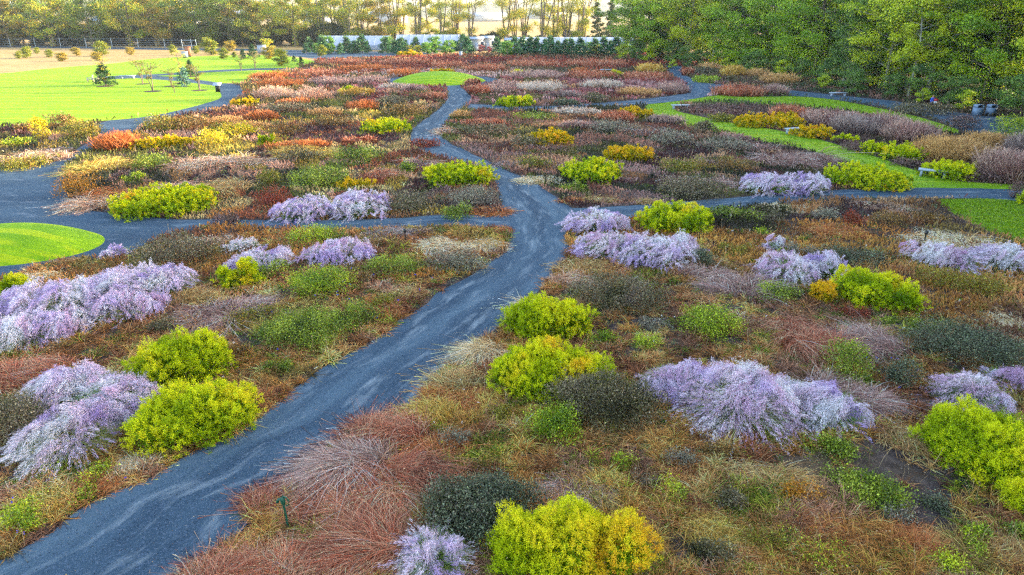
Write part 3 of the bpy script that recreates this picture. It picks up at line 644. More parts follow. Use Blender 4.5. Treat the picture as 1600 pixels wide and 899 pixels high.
G = "dark leafy shrubs"; G2 = "green leafy shrubs"
for a_ in [
 (942, 682, 196, 106, "large dark mounded shrub with tiny grey leaves below the orange centred lime shrub", 'dark', G, .8),
 (968, 500, 172, 82, "dark green black shrub beside the tan verge and the crossing drift", 'dark', G, .7),
 (1506, 582, 206, 84, "wide dark blue green shrub at the right edge above whitish plumes", 'blue', G, .7),
 (282, 421, 126, 56, "grey green dome shrub at the plaza tip below the long lime shrub", 'dark', G, .8),
 (746, 862, 200, 128, "dark shrub with bluish leaves between burgundy grass and the bottom lime shrub", 'blue', G, .55),
 (30, 705, 96, 92, "dark olive shrub at the left edge beside violet plumes", 'dark', G, .8),
 (1078, 318, 106, 46, "dark purple black dome by the garden path", 'dark', G, .8),
 (644, 340, 84, 46, "grey green shrub at the right end of the side path lilac drift", 'dark', G, .7),
 (738, 332, 98, 44, "brown grey shrub under the lime dome on the path bend", 'grey', G, .6),
 (716, 431, 86, 40, "dark seed headed shrub beside the blond grass point", 'grey', G, .6),
 (1330, 421, 112, 38, "low spreading dark green carpet shrub near the tan meadow", 'blue', G, .4),
 (822, 234, 42, 24, "low dark dome with a pale rim beside the golden yellow mound", 'dark', G, .8),
 (852, 243, 96, 14, "long dark purple strip of foliage beyond the main path", 'purple', G, .5),
 (832, 192, 76, 18, "dark green strip shrub beside the path narrowing", 'green', G, .5),
 (928, 162, 50, 16, "dark green dome by the thin path to the lawn tip", 'dark', G, .7),
 (885, 166, 48, 10, "low blue green patch beside the dark green dome", 'blue', G, .4),
 (870, 700, 74, 90, "bright green ivy like shrub wrapped round the large dark mounded shrub", 'bright', G2, .5),
 (504, 472, 116, 58, "yellow green small leaved dome in the bed inside the crossing", 'bright', G2, .7),
 (1108, 535, 104, 64, "yellow green airy shrub between two plume grass drifts", 'bright', G2, .6),
 (492, 384, 106, 30, "fresh lime leafy mat behind the lilac plumes by the side path", 'bright', G2, .5),
 (415, 438, 84, 26, "green leafy mat under the trailing lilac plume grass", 'green', G2, .4),
 (612, 436, 100, 42, "silvery green mat with blue flowers beside the blond grass point", 'green', G2, .35),
 (486, 560, 170, 96, "wide bright green leafy shrub along the main path", 'green', G2, .55),
 (560, 520, 70, 52, "green leafy shrub at the path edge joined to the wide green one", 'green', G2, .6),
 (400, 508, 100, 26, "low olive green mat above the wide green shrub by the path", 'olive', G2, .3),
 (1216, 478, 72, 36, "green fountain of leaves below white tipped plume grass", 'green', G2, .5),
 (1150, 346, 92, 20, "row of fresh green tufts along the garden path", 'green', G2, .4),
 (1500, 462, 140, 42, "long green leafy strip below the right lilac plumes", 'olive', G2, .5),
 (1320, 600, 60, 66, "grey green salvia clump with a violet spike in burgundy grass", 'green', G2, .7),
 (1400, 606, 58, 46, "blue grey salvia clump by the dark blue green shrub", 'blue', G2, .5),
 (1096, 420, 40, 30, "silvery green tuft at the outer end of the crossing drift", 'blue', G2, .6),
 (562, 258, 90, 30, "bright green shrub in the middle of the left bed", 'green', G2, .8),
 (502, 300, 100, 42, "dark green shrub behind the side path lilac drift", 'green', G2, .8),
 (472, 256, 66, 24, "deep green shrub left of the bright green one in the middle bed", 'dark', G, .8),
 (428, 289, 42, 26, "olive green mound beside the dark green shrub behind the lilac drift", 'olive', G2, .8),
 (427, 326, 58, 34, "red brown shrub at the left end of the side path lilac drift", 'red', "red brown shrubs", .6),
 (636, 271, 30, 15, "small green mound beside mauve grass on the path bend", 'green', G2, .5),
 (662, 232, 60, 12, "dark red flat clump where the main path bends", 'red', "red brown shrubs", .5),
 (242, 268, 62, 30, "dense green shrub behind golden tan grass at the plaza edge", 'green', G2, .8),
 (188, 286, 40, 16, "blue violet flowering clump behind pinkish plaza grass", 'purple', G, .5),
 (212, 284, 44, 16, "yellow green clump behind the long lime shrub", 'bright', G2, .6),
 (124, 311, 56, 38, "orange brown bush bulging onto the plaza", 'orange', "brown bushes", .8),
 (334, 234, 42, 32, "tall yellow bush in the middle left bed", 'yellow', "yellow bushes", 1.1),
 (372, 218, 66, 26, "yellow green tall bush beyond the tall yellow bush", 'yellow', "yellow bushes", 1.1),
 (345, 212, 70, 20, "whitish and yellow bush at the back of the middle left bed", 'olive', "yellow bushes", 1.0),
 (256, 208, 70, 28, "olive brown bush by the lawn path, first from the plaza", 'olive', "brown bushes", 1.0),
 (302, 203, 80, 22, "grey brown bush by the lawn path, second from the plaza", 'brown', "brown bushes", 1.0),
 (450, 215, 60, 24, "olive brown round bush in the middle of the left bed", 'brown', "brown bushes", 1.0),
 (520, 200, 70, 20, "brown olive low bush beyond the yellow lime path mound", 'brown', "brown bushes", .8),
 (130, 220, 66, 30, "olive yellow bush at the plaza mouth of the upper left bed", 'olive', "brown bushes", 1.2),
 (97, 202, 50, 24, "dark brown bush at the back of the upper left bed", 'brown', "brown bushes", 1.2),
 (66, 218, 20, 36, "narrow bright yellow upright plant in the upper left bed", 'yellow', "yellow bushes", 1.6),
 (40, 207, 36, 14, "dark olive bush at the lawn edge in the upper left bed", 'brown', "brown bushes", .8),
 (28, 229, 62, 13, "flat bright green clump in the upper left bed", 'bright', G2, .5),
 (34, 268, 96, 24, "olive brown fringe of the upper left bed on the plaza", 'olive', "brown bushes", .6),
 (614, 167, 56, 17, "grey green low bush by the main path near the far bend", 'dark', G2, .6),
 (633, 184, 82, 22, "dark brown bush beside the main path near the far bend", 'brown', "brown bushes", .9),
 (450, 181, 120, 20, "long dark olive bush band in the middle left bed", 'dark', G, .9),
 (830, 264, 60, 20, "olive speckled shrub near the blond grass by the path", 'olive', G2, .6),
 (1070, 270, 96, 22, "olive yellow spreading shrub behind the dark purple dome", 'olive', G2, .7),
 (1142, 271, 70, 24, "brown orange shrub behind the blue lilac plume grass", 'brown', "brown bushes", .8),
 (1100, 208, 26, 18, "small dark green dome against the strip lawn", 'dark', G, .8),
 (1134, 240, 84, 26, "grey olive bush band beside the strip lawn", 'grey', "grey bushes", .8),
 (1052, 230, 80, 26, "grey bush dotted with white seed heads", 'grey', "grey bushes", .8),
 (956, 212, 90, 24, "grey mauve bush behind the golden lime mound", 'grey', "grey bushes", .8),
 (760, 218, 110, 24, "dark olive bush strip at the edge of the main path bend", 'dark', G, .7),
 (1000, 250, 60, 24, "dusky purple bush right of the golden lime mound", 'purple', G, .7),
 (1112, 182, 120, 22, "dark purple mat in the tip bed surrounded by lawn", 'purple', G, .35),
 (1130, 192, 40, 12, "olive tuft at the edge of the tip bed", 'olive', G2, .5),
 (1104, 131, 46, 12, "bright green bush by the far right bend", 'bright', G2, .7),
 (1098, 118, 40, 14, "dark bush beside the far right bend", 'dark', G, .8),
 (1160, 113, 60, 16, "grey green bush before the wood", 'blue', G, .8),
 (1500, 203, 46, 24, "dark purple brown bush by the bin plaza", 'purple', G, 1.0),
 (1420, 182, 56, 22, "dark bush at the woodland path end of the strip lawn", 'dark', G, .9),
 (1584, 222, 70, 42, "yellow green leafy bush at the right edge by the bin plaza", 'bright', G2, 1.3),
 (1462, 182, 60, 22, "green bush in front of the walking person", 'dark', G2, .8),
 (1340, 240, 50, 18, "purple brown mat under the lime shrub row", 'purple', G, .5), (1420, 262, 60, 14, "purple groundcover beside the grey bench", 'purple', G, .5),
 (1535, 287, 90, 18, "purple brown mat at the strip lawn beneath brown mauve grass", 'purple', G, .5),
 (1590, 312, 40, 20, "purple bush at the right end of the garden path", 'purple', G, .7),
 (1240, 402, 60, 20, "dark grey shrub in the tan meadow corner", 'grey', "grey bushes", .5),
 (1385, 358, 48, 28, "grey brown bush in the tan meadow near the corner lawn", 'brown', "grey bushes", .5),
 (1330, 356, 24, 24, "small round red brown bush alone in the tan meadow", 'red', "red brown shrubs", .5),
 (710, 345, 60, 24, "green leafy clump behind the orange verge of the path junction", 'green', G2, .5),
 (360, 352, 40, 22, "grey purple clump at the right end of the long lime shrub", 'purple', G, .5),
 (1298, 718, 74, 40, "sprawling green weeds on bare dark mulch", 'green', G2, .25), (1350, 790, 110, 56, "sprawling pale green weeds below bare mulch", 'green', G2, .25),
]: leafy(a_[0], a_[1], a_[2], a_[3], a_[4], a_[5], a_[7], group=a_[6])
for i, a_ in enumerate([
 (1480, 898, 34, 30, "small fresh green rosette near the bottom, lowest of three", .2), (1522, 872, 34, 26, "small fresh green rosette, middle of three by the right bottom", .2),
 (1518, 842, 28, 20, "small fresh green rosette, highest of three by the right bottom", .2), (40, 836, 40, 46, "bright green geranium clump at the path edge bottom left", .35),
 (40, 804, 36, 22, "small yellow green clump above the bottom left geranium", .25), (160, 752, 44, 20, "green clump under the violet plume grass by the path verge", .25),
 (140, 784, 16, 18, "tiny green clump with one blue flower on the path verge", .2), (88, 742, 34, 18, "green clump directly below the violet plumes", .25),
 (972, 738, 42, 28, "low clump of white star flowers on brown grass", .25), (1055, 784, 42, 24, "green clump with red orange flowers on brown grass", .25),
 (940, 540, 46, 22, "green tufts beside bare soil above the grass verge", .2), (1010, 546, 46, 18, "fresh green clump beside bare soil near the yellow green airy shrub", .2),
 (1190, 372, 20, 14, "small green clump right of the crossing lime dome", .25), (1270, 886, 130, 24, "wide green tuft mat at the bottom edge", .2),
 (500, 452, 10, 6, "tiny green tuft beside small leaved dome", .2)]):
    leafy(*a_[:5], 'bright', a_[5], name="leafy_perennial", cat="plant", group="small green perennials", leaf=.045, dens=2.4)

BG = "burgundy arching grasses"
for a_ in [
 (440, 935, 280, 110, "burgundy grass sprawling along the bottom edge beside the main path", 'burgundy', .5), (600, 905, 190, 110, "burgundy grass at the bottom edge next to the lilac tuft", 'burgundy', .6),
 (560, 822, 220, 84, "matted burgundy grass in the middle of the big path side drift", 'burgundy', .5), (620, 762, 180, 70, "burgundy grass below the orange verge, right of the big drift", 'burgundy', .6),
 (568, 748, 130, 72, "tall burgundy grass with silver tips on the path edge above the garden tap", 'mauve', .75), (414, 800, 44, 36, "silver tipped grass on the path edge beside the garden tap", 'burgundy', .45),
 (610, 705, 140, 62, "pinkish burgundy grass crest at the top of the big path side drift", 'burgundy', .7),
 (1090, 440, 110, 36, "mauve grass mat beside the dark green black shrub", 'mauve', .5), (1150, 472, 120, 60, "rosy brown combed grass between dark shrub and white tipped plumes", 'mauve', .6),
 (1262, 566, 120, 74, "deep red brown grass fountain beside the grey green salvia", 'burgundy', .75), (1360, 560, 130, 66, "mauve grass fountain beside the dark blue green shrub", 'mauve', .7),
 (1330, 645, 130, 60, "rosy grass mat beside the trailing lilac plume grass", 'mauve', .4), (1240, 518, 80, 36, "brown red grass under the golden orange tuft", 'burgundy', .5),
 (50, 612, 170, 66, "reddish brown grass at the left edge between two lilac drifts", 'burgundy', .55), (360, 512, 150, 66, "mauve brown grass between left drift and green mats", 'mauve', .5),
 (300, 482, 70, 44, "orange brown grass touching the left lilac drift", 'tan', .55),
 (664, 266, 84, 28, "mauve arching grass at the inside of the main path bend", 'mauve', .8), (1100, 298, 150, 30, "dusky mauve grass wrapped behind the dark purple dome", 'mauve', .8),
 (1240, 266, 140, 46, "broad dark mauve grass drift bordering the strip lawn", 'mauve', .9), (1170, 238, 90, 24, "mauve grass drift farther along the strip lawn", 'mauve', .9),
 (590, 288, 70, 34, "rust red grass in front of the bright green shrub", 'burgundy', .8), (330, 268, 130, 36, "pinkish grass swathe in the middle left bed", 'pink', .8),
 (400, 262, 60, 30, "pale pink grass right of the pinkish swathe", 'pink', .8), (350, 308, 100, 44, "brown orange seed grass behind the long lime shrub", 'tan', .8),
 (146, 330, 76, 36, "pinkish arching grass spilling onto the plaza by the long lime shrub", 'pink', .6), (168, 312, 60, 30, "orange brown strap grass at the plaza edge", 'rust', .7),
 (60, 258, 120, 32, "pink tan grass on the plaza side of the upper left bed", 'pink', .7), (95, 243, 60, 20, "rosy grass tip at the plaza mouth", 'mauve', .6),
 (280, 300, 70, 24, "pale rosy grass between plaza shrubs and brown seed grass", 'pink', .6),
 (620, 374, 110, 26, "mauve brown flattened grass left of the blond grass point", 'ash', .4),
 (700, 212, 40, 20, "pinkish tuft at the right edge of the path narrowing", 'pink', .6), (860, 200, 110, 16, "tan grass strip beside the path narrowing", 'tan', .6),
 (1020, 212, 90, 20, "ashen seed head grass near the lawn strip tip", 'ash', .8), (800, 262, 90, 16, "ashen grass by the main path bend", 'ash', .6),
 (870, 262, 80, 16, "rosy brown grass left of the lime dome with path light", 'mauve', .6),
]: arching(*a_[:5], tone=a_[5], H=a_[6], group=BG, dens=1.8 if a_[1] > 600 else 1.2)
BL = "pale blond grasses"
for a_ in [
 (714, 402, 146, 42, "blond feathery grass on the point of the path junction", 'blond', .45), (842, 290, 76, 26, "small blond grass on the path edge facing the bend", 'blond', .5),
 (1484, 396, 160, 44, "blond grass swathe bordering the corner lawn", 'blond', .4), (1580, 520, 70, 34, "blond grass patch at the right edge above the dark blue green shrub", 'blond', .3),
 (480, 254, 110, 40, "golden tan feathery grass in the middle left bed", 'gold', .8), (158, 274, 112, 34, "golden tan grass bulging onto the plaza", 'gold', .8),
 (68, 440, 70, 26, "blond tuft between the island and the left lilac drift", 'blond', .5), (1005, 320, 60, 16, "tan grass by the hidden end of the garden path", 'tan', .4),
 (620, 84+10, 60, 7, "far pale tan grass patch before the evergreens", 'tan', .6),
]: arching(*a_[:5], tone=a_[5], H=a_[6], group=BL, name="feather_grass", dens=1.3)

UG = "upright autumn grasses"
for a_ in [
 (186, 237, 76, 28, "bright rust orange grass at the mouth of the lawn path", 'rust', 1.0), (566, 176, 54, 20, "bright rust grass block in the middle left bed", 'rust', .9),
 (750, 151, 40, 20, "rust red grass on the path edge under the grass mound", 'burgundy', 1.0), (780, 150, 60, 22, "mauve red grass right of the grass mound path", 'mauve', 1.0),
 (680, 158, 46, 14, "dark red grass by the far bend", 'burgundy', .8), (632, 121, 62, 17, "orange red grass just left of the grass mound", 'rust', .9),
 (440, 138, 88, 16, "orange grass band nearest the back lawn path", 'rust', 1.0), (430, 157, 70, 24, "salmon grass beside the lawn path curve", 'pink', 1.0),
 (488, 160, 70, 26, "salmon pink grass in the middle of the far left bed", 'pink', 1.0), (460, 166, 60, 14, "rust salmon grass with pale tips in the far left bed", 'rust', .9),
 (520, 136, 80, 18, "rose brown grass in the far left bed", 'mauve', 1.0), (580, 134, 70, 18, "pale rose grass in front of orange red grass", 'mauve', .9),
 (420, 126, 76, 14, "burnt orange grass at the back lawn corner", 'rust', 1.0), (500, 122, 90, 16, "reddish grass second row from the back", 'burgundy', 1.0),
 (570, 113, 100, 14, "rusty red grass third row from the back", 'rust', 1.0), (545, 104, 110, 13, "dark burgundy band at the back left", 'burgundy', 1.1),
 (640, 102, 110, 12, "dark burgundy band behind the grass mound", 'burgundy', 1.1), (700, 108, 70, 14, "red brown band at the end of the mound", 'burgundy', 1.0),
 (760, 114, 80, 16, "burgundy grass beyond the mound on the right", 'burgundy', 1.1), (836, 108, 100, 18, "broad burgundy band in the far middle", 'burgundy', 1.2),
 (930, 107, 110, 17, "burgundy red band toward the far tan mound", 'burgundy', 1.2), (906, 116, 32, 10, "orange red patch in burgundy band", 'rust', .9),
 (840, 126, 110, 20, "wine red grass in front of the burgundy band", 'mauve', 1.0), (925, 126, 100, 18, "wine grass behind the white seed heads", 'burgundy', 1.0),
 (1010, 128, 90, 18, "purple burgundy grass at the far right bend", 'burgundy', 1.0), (1050, 148, 60, 20, "rose burgundy grass bulging onto the far right path", 'mauve', 1.0),
 (845, 146, 90, 22, "whitish pink grass in front of wine red grass", 'white', .9), (940, 140, 80, 16, "pink silver grass in the far middle", 'white', .9),
 (740, 134, 30, 10, "red tuft at the mound end", 'burgundy', .9), (1000, 152, 80, 16, "tan brown seed grass along the thin path", 'tan', .8),
 (790, 138, 60, 12, "pinkish grass between mound and whitish grass", 'mauve', .9), (880, 156, 70, 14, "ashen brown grass by the dark green dome", 'ash', .9),
 (962, 194, 66, 22, "rust grass block beside the golden mound", 'burgundy', .9), (618, 142, 60, 12, "silver pink seed grass near the far bend", 'white', .8),
 (560, 150, 66, 12, "cream and yellow seed grass by the tiny lime mound", 'gold', .8), (650, 146, 50, 14, "mauve grass left of the path to the mound", 'mauve', .9),
 (1074, 119, 20, 17, "rust tuft across the far right path", 'burgundy', 1.0), (1155, 153, 96, 26, "burgundy mauve drift along the strip lawn top", 'burgundy', 1.0),
 (1210, 150, 46, 20, "mauve drift at the start of the woodland path", 'mauve', 1.0),
 (390, 205, 80, 16, "rusty tan grass in the middle left bed", 'tan', .8), (470, 236, 110, 18, "salmon rust grass beside the yellow lime path mound", 'rust', .8),
 (560, 226, 60, 14, "dark reddish grass by the path narrowing", 'burgundy', .7), (412, 190, 60, 16, "orange brown grass by the small lime mound", 'rust', .9),
 (510, 184, 60, 16, "tan seed grass behind rust block", 'tan', .9), (720, 186, 34, 12, "tan tuft on the right of the path narrowing", 'tan', .6),
 (760, 200, 80, 16, "burgundy brown strip right of the path narrowing", 'burgundy', .7), (900, 182, 90, 14, "pinkish silver strip beyond the path narrowing", 'white', .7),
 (1040, 196, 70, 18, "silver mauve seed grass by the tip of lawn", 'ash', .8), (900, 204, 70, 16, "dusky rose grass behind golden yellow mound", 'mauve', .7),
 (1148, 222, 60, 14, "rose silver grass by the strip lawn", 'mauve', .8), (350, 196, 70, 14, "olive tan seed grass by lawn path", 'tan', .8),
]: upright(*a_[:5], tone=a_[5], H=a_[6], group=UG)
MG = "big mauve fountain grasses"
for a_ in [
 (1232, 190, 66, 26, "red brown grass at the lawn end of the fountain grass row", 'burgundy', 1.1), (1282, 200, 62, 28, "red brown grass second in the fountain grass row", 'mauve', 1.1),
 (1335, 214, 80, 40, "whitish mauve grass in the middle of the row", 'ash', 1.2), (1318, 196, 60, 24, "pinkish grass behind the whitish mauve one", 'mauve', 1.2),
 (1380, 212, 80, 36, "mauve brown grass right of the whitish one", 'mauve', 1.2), (1422, 226, 90, 38, "rosy brown grass, tallest beside the lawn", 'mauve', 1.3),
 (1480, 262, 120, 52, "biggest tan mauve grass behind the grey bench", 'tan', 1.4), (1542, 238, 70, 34, "tan mauve grass near the bin plaza", 'tan', 1.3),
 (1574, 288, 90, 58, "dark brown mauve grass at the right edge above the garden path", 'mauve', 1.5), (1596, 250, 50, 38, "silvery mauve grass at the right edge below the plaza", 'ash', 1.3),
 (1016, 117, 46, 20, "tan grass mound at the end of the burgundy band", 'gold', 1.3), (1110, 112, 40, 15, "tan feathery mound beyond the far right bend", 'tan', 1.2),
 (1146, 122, 44, 22, "largest orange tan mound beyond the far right bend", 'gold', 1.4), (1216, 134, 64, 24, "tan brown grass before the wood", 'tan', 1.2),
 (1184, 124, 40, 16, "brown grass right of the orange tan mound", 'tan', 1.1),
]: upright(*a_[:5], tone=a_[5], H=a_[6], group=MG, name="fountain_grass", dens=1.4, top=.12)

for a_ in [
 (884, 452, 64, 40, "wispy pale seed grass leaning over the main path below the crossing drift", 'pink', .6), (836, 490, 52, 26, "wispy tan fringe on the path edge above the upper centre lime shrub", 'blond', .55),
 (910, 436, 70, 50, "orange tan grass verge between main path and dark green black shrub", 'tan', .55), (762, 566, 60, 50, "wispy blond fringe on the path edge left of the orange centred lime shrub", 'blond', .6),
 (722, 616, 80, 50, "orange tan grass verge on the path edge, second below the wispy blond fringe", 'tan', .55), (684, 664, 90, 50, "golden brown grass verge touching the burgundy crest", 'gold', .5),
 (720, 640, 90, 50, "rusty brown grass left of the large dark mounded shrub", 'rust', .4), (680, 720, 110, 40, "orange brown combed grass right of the burgundy crest", 'rust', .4),
 (598, 500, 80, 40, "orange sedge verge on the left side of the main path", 'rust', .35), (640, 470, 70, 30, "tan sedge above the orange verge left of the main path", 'tan', .35),
 (390, 640, 80, 36, "orange brown sedge on the path verge by the wide green shrub", 'rust', .35), (214, 738, 70, 30, "bleached tan sedge under the overhanging lime shrub", 'blond', .35),
 (140, 776, 70, 36, "orange sedge tuft on the verge below violet plumes", 'rust', .35), (76, 806, 80, 40, "golden sedge tuft on the lower left verge", 'gold', .35), (-14, 862, 60, 40, "brown sedge at the lower left corner", 'tan', .35),
 (930, 320, 80, 22, "orange tan grass point where garden path leaves the main path", 'tan', .45), (892, 318, 50, 18, "orange brown grass on the outer path bend", 'rust', .45),
 (770, 340, 70, 26, "orange sedge corner of the bed above the side path", 'rust', .4), (785, 366, 40, 18, "orange rim grass on the tip of the blond grass point", 'rust', .35),
 (1240, 334, 130, 20, "feathery tan meadow edge along the garden path", 'blond', .28), (1380, 332, 120, 22, "brown pink meadow edge before the corner lawn", 'pink', .28), (1300, 372, 120, 30, "orange brown meadow patch around the red brown bush", 'rust', .45),
 (1420, 700, 110, 40, "orange straw grass left of the largest lime shrub", 'tan', .35), (1180, 760, 120, 50, "straw brown tussocks below the largest white plume grass", 'tan', .4), (1010, 700, 80, 44, "brown straw grass beside the large dark mounded shrub", 'tan', .35),
 (1120, 860, 130, 70, "olive straw tussocks in the lower middle", 'gold', .35), (1280, 850, 120, 50, "rusty tussocks near the bottom", 'rust', .35), (1420, 870, 110, 50, "orange tussocks beside three green rosettes", 'rust', .35),
 (900, 790, 140, 56, "matted brown straw above the bottom lime shrub", 'mauve', .35), (1570, 880, 90, 50, "brown tussocks in the lower right corner", 'tan', .35), (1220, 640, 60, 36, "pale pink wisps above the trailing lilac plumes", 'pink', .45),
 (500, 372, 60, 18, "orange sedge by the side path behind the leafy mat", 'rust', .35), (330, 390, 80, 30, "tan pink grass beside the grey green dome shrub", 'pink', .45),
 (250, 560, 90, 40, "golden brown grass above the clump of blue lilac plumes", 'gold', .4),
]: arching(*a_[:5], tone=a_[5], H=a_[6] * .8, group="tan and orange edging grasses", name="edging_grass", dens=1.3)

for i, a_ in enumerate([
 (1130, 720, 60, 26, "dark brown seed head clump below the largest white plume grass", 'brown'), (1208, 700, 50, 24, "dull green clump between largest white plume grass and bare mulch", 'olive'), (1060, 730, 40, 20, "grey green clump near the white star flowers", 'grey'),
 (1010, 770, 50, 22, "dark brown twiggy clump above the red orange flowers", 'dark'), (1140, 800, 56, 30, "dark twiggy clump right of the red orange flowers", 'dark'), (1110, 880, 60, 30, "near black twiggy clump low in the right half", 'dark'),
 (1240, 790, 60, 26, "russet leafy tuft below bare mulch", 'orange'), (1200, 860, 50, 24, "olive clump among straw tussocks near the bottom", 'olive'), (1400, 820, 46, 22, "grey green clump below the sprawling weeds", 'grey'), (1460, 800, 50, 24, "blue green clump on the mulch beside the largest lime shrub", 'blue'),
 (1590, 850, 44, 26, "dark green clump in the lower right corner", 'green'), (1170, 600, 50, 22, "olive clump above the largest white plume grass", 'olive'), (1040, 590, 46, 20, "brown seed head clump above pale lilac plumes", 'brown'), (1240, 470, 40, 20, "dark clump between white tipped plumes and the golden orange tuft", 'dark'),
 (1440, 520, 60, 22, "green sprawling clump left of the blond patch", 'green'), (1010, 520, 60, 22, "grey green mat left of the yellow green airy shrub", 'grey'), (720, 700, 50, 24, "grey green clump on the verge right of the burgundy crest", 'grey'), (790, 660, 44, 22, "olive clump left of the orange centred lime shrub foot", 'olive'),
 (300, 600, 60, 20, "dull green clump touching the upper lime shrub", 'olive'), (440, 585, 60, 22, "dark green clump under the wide bright green shrub", 'green'), (370, 560, 50, 20, "brown seed clump left of the wide bright green shrub", 'brown'), (250, 520, 44, 20, "dark twiggy plant between two lilac drifts", 'dark'),
 (600, 480, 50, 18, "olive green clump on the left verge beside orange sedge", 'olive'), (560, 445, 60, 18, "brown green clump left of the silvery green mat", 'brown'), (1330, 470+30, 60, 20, "dull red clump under the yellow lime shrub", 'red'), (900, 300, 40, 14, "dark green clump left of the lime dome with path light", 'green'),
 (1200, 350, 60, 18, "dark seed clump in the upper tan meadow", 'dark'), (1290, 345, 50, 16, "grey brown clump in the upper tan meadow", 'grey'), (1450, 350, 50, 20, "dark brown clump where the meadow meets the corner lawn", 'brown'), (1150, 400, 60, 18, "olive clump in the meadow above the mauve combed grass", 'olive'),
]): leafy(*a_[:5], a_[5], .3, name="meadow_perennial", cat="plant", group="small meadow perennials", leaf=.045, dens=3.2)
# ------------------------------------------------------------------ ground cover nobody could count
SOILP = soil; NOGO = PATHS + list(LAWNS.values())
def plantable(X, Y):
    m = inside(SOILP, X, Y)
    for P in NOGO: m &= ~inside(P, X, Y)
    return m
def zone_palette(u, v):
    if v > 345:
        return [(176, 116, 56), (196, 138, 66), (164, 108, 60), (150, 104, 78), (188, 126, 62), (200, 140, 80), (170, 112, 70), (132, 82, 52), (146, 118, 62)]
    if u > 1180 and v > 300: return [(172, 124, 84), (186, 146, 108), (150, 104, 66), (132, 104, 84)]
    if v > 165:
        if u < 170: return [(140, 116, 44), (160, 120, 80), (110, 96, 40), (180, 140, 60)]
        if u < 690: return [(168, 120, 70), (128, 118, 46), (186, 136, 110), (100, 98, 44), (204, 168, 108), (140, 80, 52), (94, 100, 40), (170, 140, 60)]
        if u < 1190: return [(148, 104, 86), (128, 80, 64), (118, 108, 54), (184, 140, 106), (92, 90, 44), (154, 118, 110), (202, 160, 118), (166, 112, 72)]
        return [(92, 68, 62), (110, 84, 74), (80, 70, 44)]
    if v > 112:
        if u < 560: return [(200, 106, 62), (176, 96, 78), (150, 86, 50), (120, 100, 54), (206, 150, 120), (90, 80, 46), (178, 140, 80)]
        if u < 1085: return [(160, 98, 96), (140, 76, 66), (184, 136, 132), (106, 92, 54), (196, 160, 148), (84, 76, 48), (176, 130, 90)]
        return [(86, 90, 52), (70, 84, 50), (104, 92, 60), (110, 78, 66)]
    if u < 1060: return [(146, 70, 50), (158, 84, 56), (126, 60, 50), (150, 110, 70), (100, 80, 54)]
    return [(56, 74, 48), (70, 84, 44), (48, 62, 48), (96, 88, 52)]

def patches(X, Y):
    """each drift of the meadow keeps one colour and height: nearest of many seed points"""
    ns = 1500; rr = np.exp(R.uniform(math.log(7), math.log(215), ns)); th = R.uniform(-.95, .95, ns)
    sx, sy = rr * np.sin(th), rr * np.cos(th); cols, hh = np.zeros((ns, 3)), np.zeros(ns)
    for i in range(ns):
        u, v = proj(sx[i], sy[i]); p = zone_palette(u, v); p = p + ([(66, 62, 36), (84, 54, 52), (58, 60, 40)] if 165 < v < 345 else []); cols[i] = np.array(p[R.integers(len(p))]) * R.uniform(.8, 1.15); hh[i] = R.uniform(.7, 1.3)
    idx = np.zeros(len(X), np.int32); wob = np.c_[X, Y, 0 * X]; dist = np.hypot(X, Y)
    wx = X + Noise(3, 21)(wob) * .03 * dist; wy = Y + Noise(3, 22)(wob) * .03 * dist
    for s in range(0, len(X), 20000):
        e = s + 20000; d = (wx[s:e, None] - sx) ** 2 + (wy[s:e, None] - sy) ** 2; idx[s:e] = d.argmin(1)
    return lin(cols)[idx], hh[idx]

def scatter(n, r0, r1, thmax=.92):
    r = np.exp(R.uniform(math.log(r0), math.log(r1), n)); th = R.uniform(-thmax, thmax, n); X, Y = r * np.sin(th), r * np.cos(th)
    m = plantable(X, Y); return X[m], Y[m]

MULCH_SPOTS = [(1350, 740, 2.4, 1.0), (1420, 790, 1.3, .9), (1000, 505, 1.5, .6), (1470, 455, 1.8, .6), (1400, 700, 1.3, .5), (660, 690, .8, .5), (1090, 850, .8, .7)]
def bare(X, Y):
    m = np.zeros(len(X), bool)
    for u, v, a_, b_ in MULCH_SPOTS:
        x, y = at(u, v); m |= ((X - x) / a_) ** 2 + ((Y - y) / b_) ** 2 < R.uniform(.6, 1.2, len(X))
    return m

# near: tufts of sedge, straw and small herbs
X, Y = scatter(23000, 6.5, 34); k = bare(X, Y) & (R.uniform(size=len(X)) < .93); X, Y = X[~k], Y[~k]
C, Hh = patches(X, Y); n = len(X); rr = np.hypot(X, Y); greenish = R.uniform(size=n) < .10
nzz = Noise(1.4, 31); patch = nzz(np.c_[X, Y, 0 * X]); greenish |= (patch > 1.6) & (R.uniform(size=n) < .7)
gc = pal((96, 112, 30), (124, 138, 40), (70, 96, 28), (140, 130, 50)); C[greenish] = gc[R.integers(0, 4, greenish.sum())]
per = np.clip(52 - rr * .7, 26, 50).astype(int); i = np.repeat(np.arange(n), per); m = len(i)
th = R.uniform(0, 6.283, m) ; el_ = R.uniform(.35, 1.45, m); f = np.maximum(1, rr[i] / 15)
P = np.stack([X[i] + R.normal(size=m) * .05 * f, Y[i] + R.normal(size=m) * .05 * f, np.zeros(m)], 1)
D = np.stack([np.cos(th) * np.cos(el_), np.sin(th) * np.cos(el_), np.sin(el_)], 1)
B = np.stack([np.cos(th) * .4, np.sin(th) * .4, np.full(m, -.55)], 1) * R.uniform(.4, 1.2, (m, 1))
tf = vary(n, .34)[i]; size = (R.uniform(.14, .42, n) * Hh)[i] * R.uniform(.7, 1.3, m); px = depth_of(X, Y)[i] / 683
c = np.minimum(C[i] * tf * vary(m, .36) * np.where(R.uniform(size=(m, 1)) < .12, 1.9, 1), .75); mb = MB()
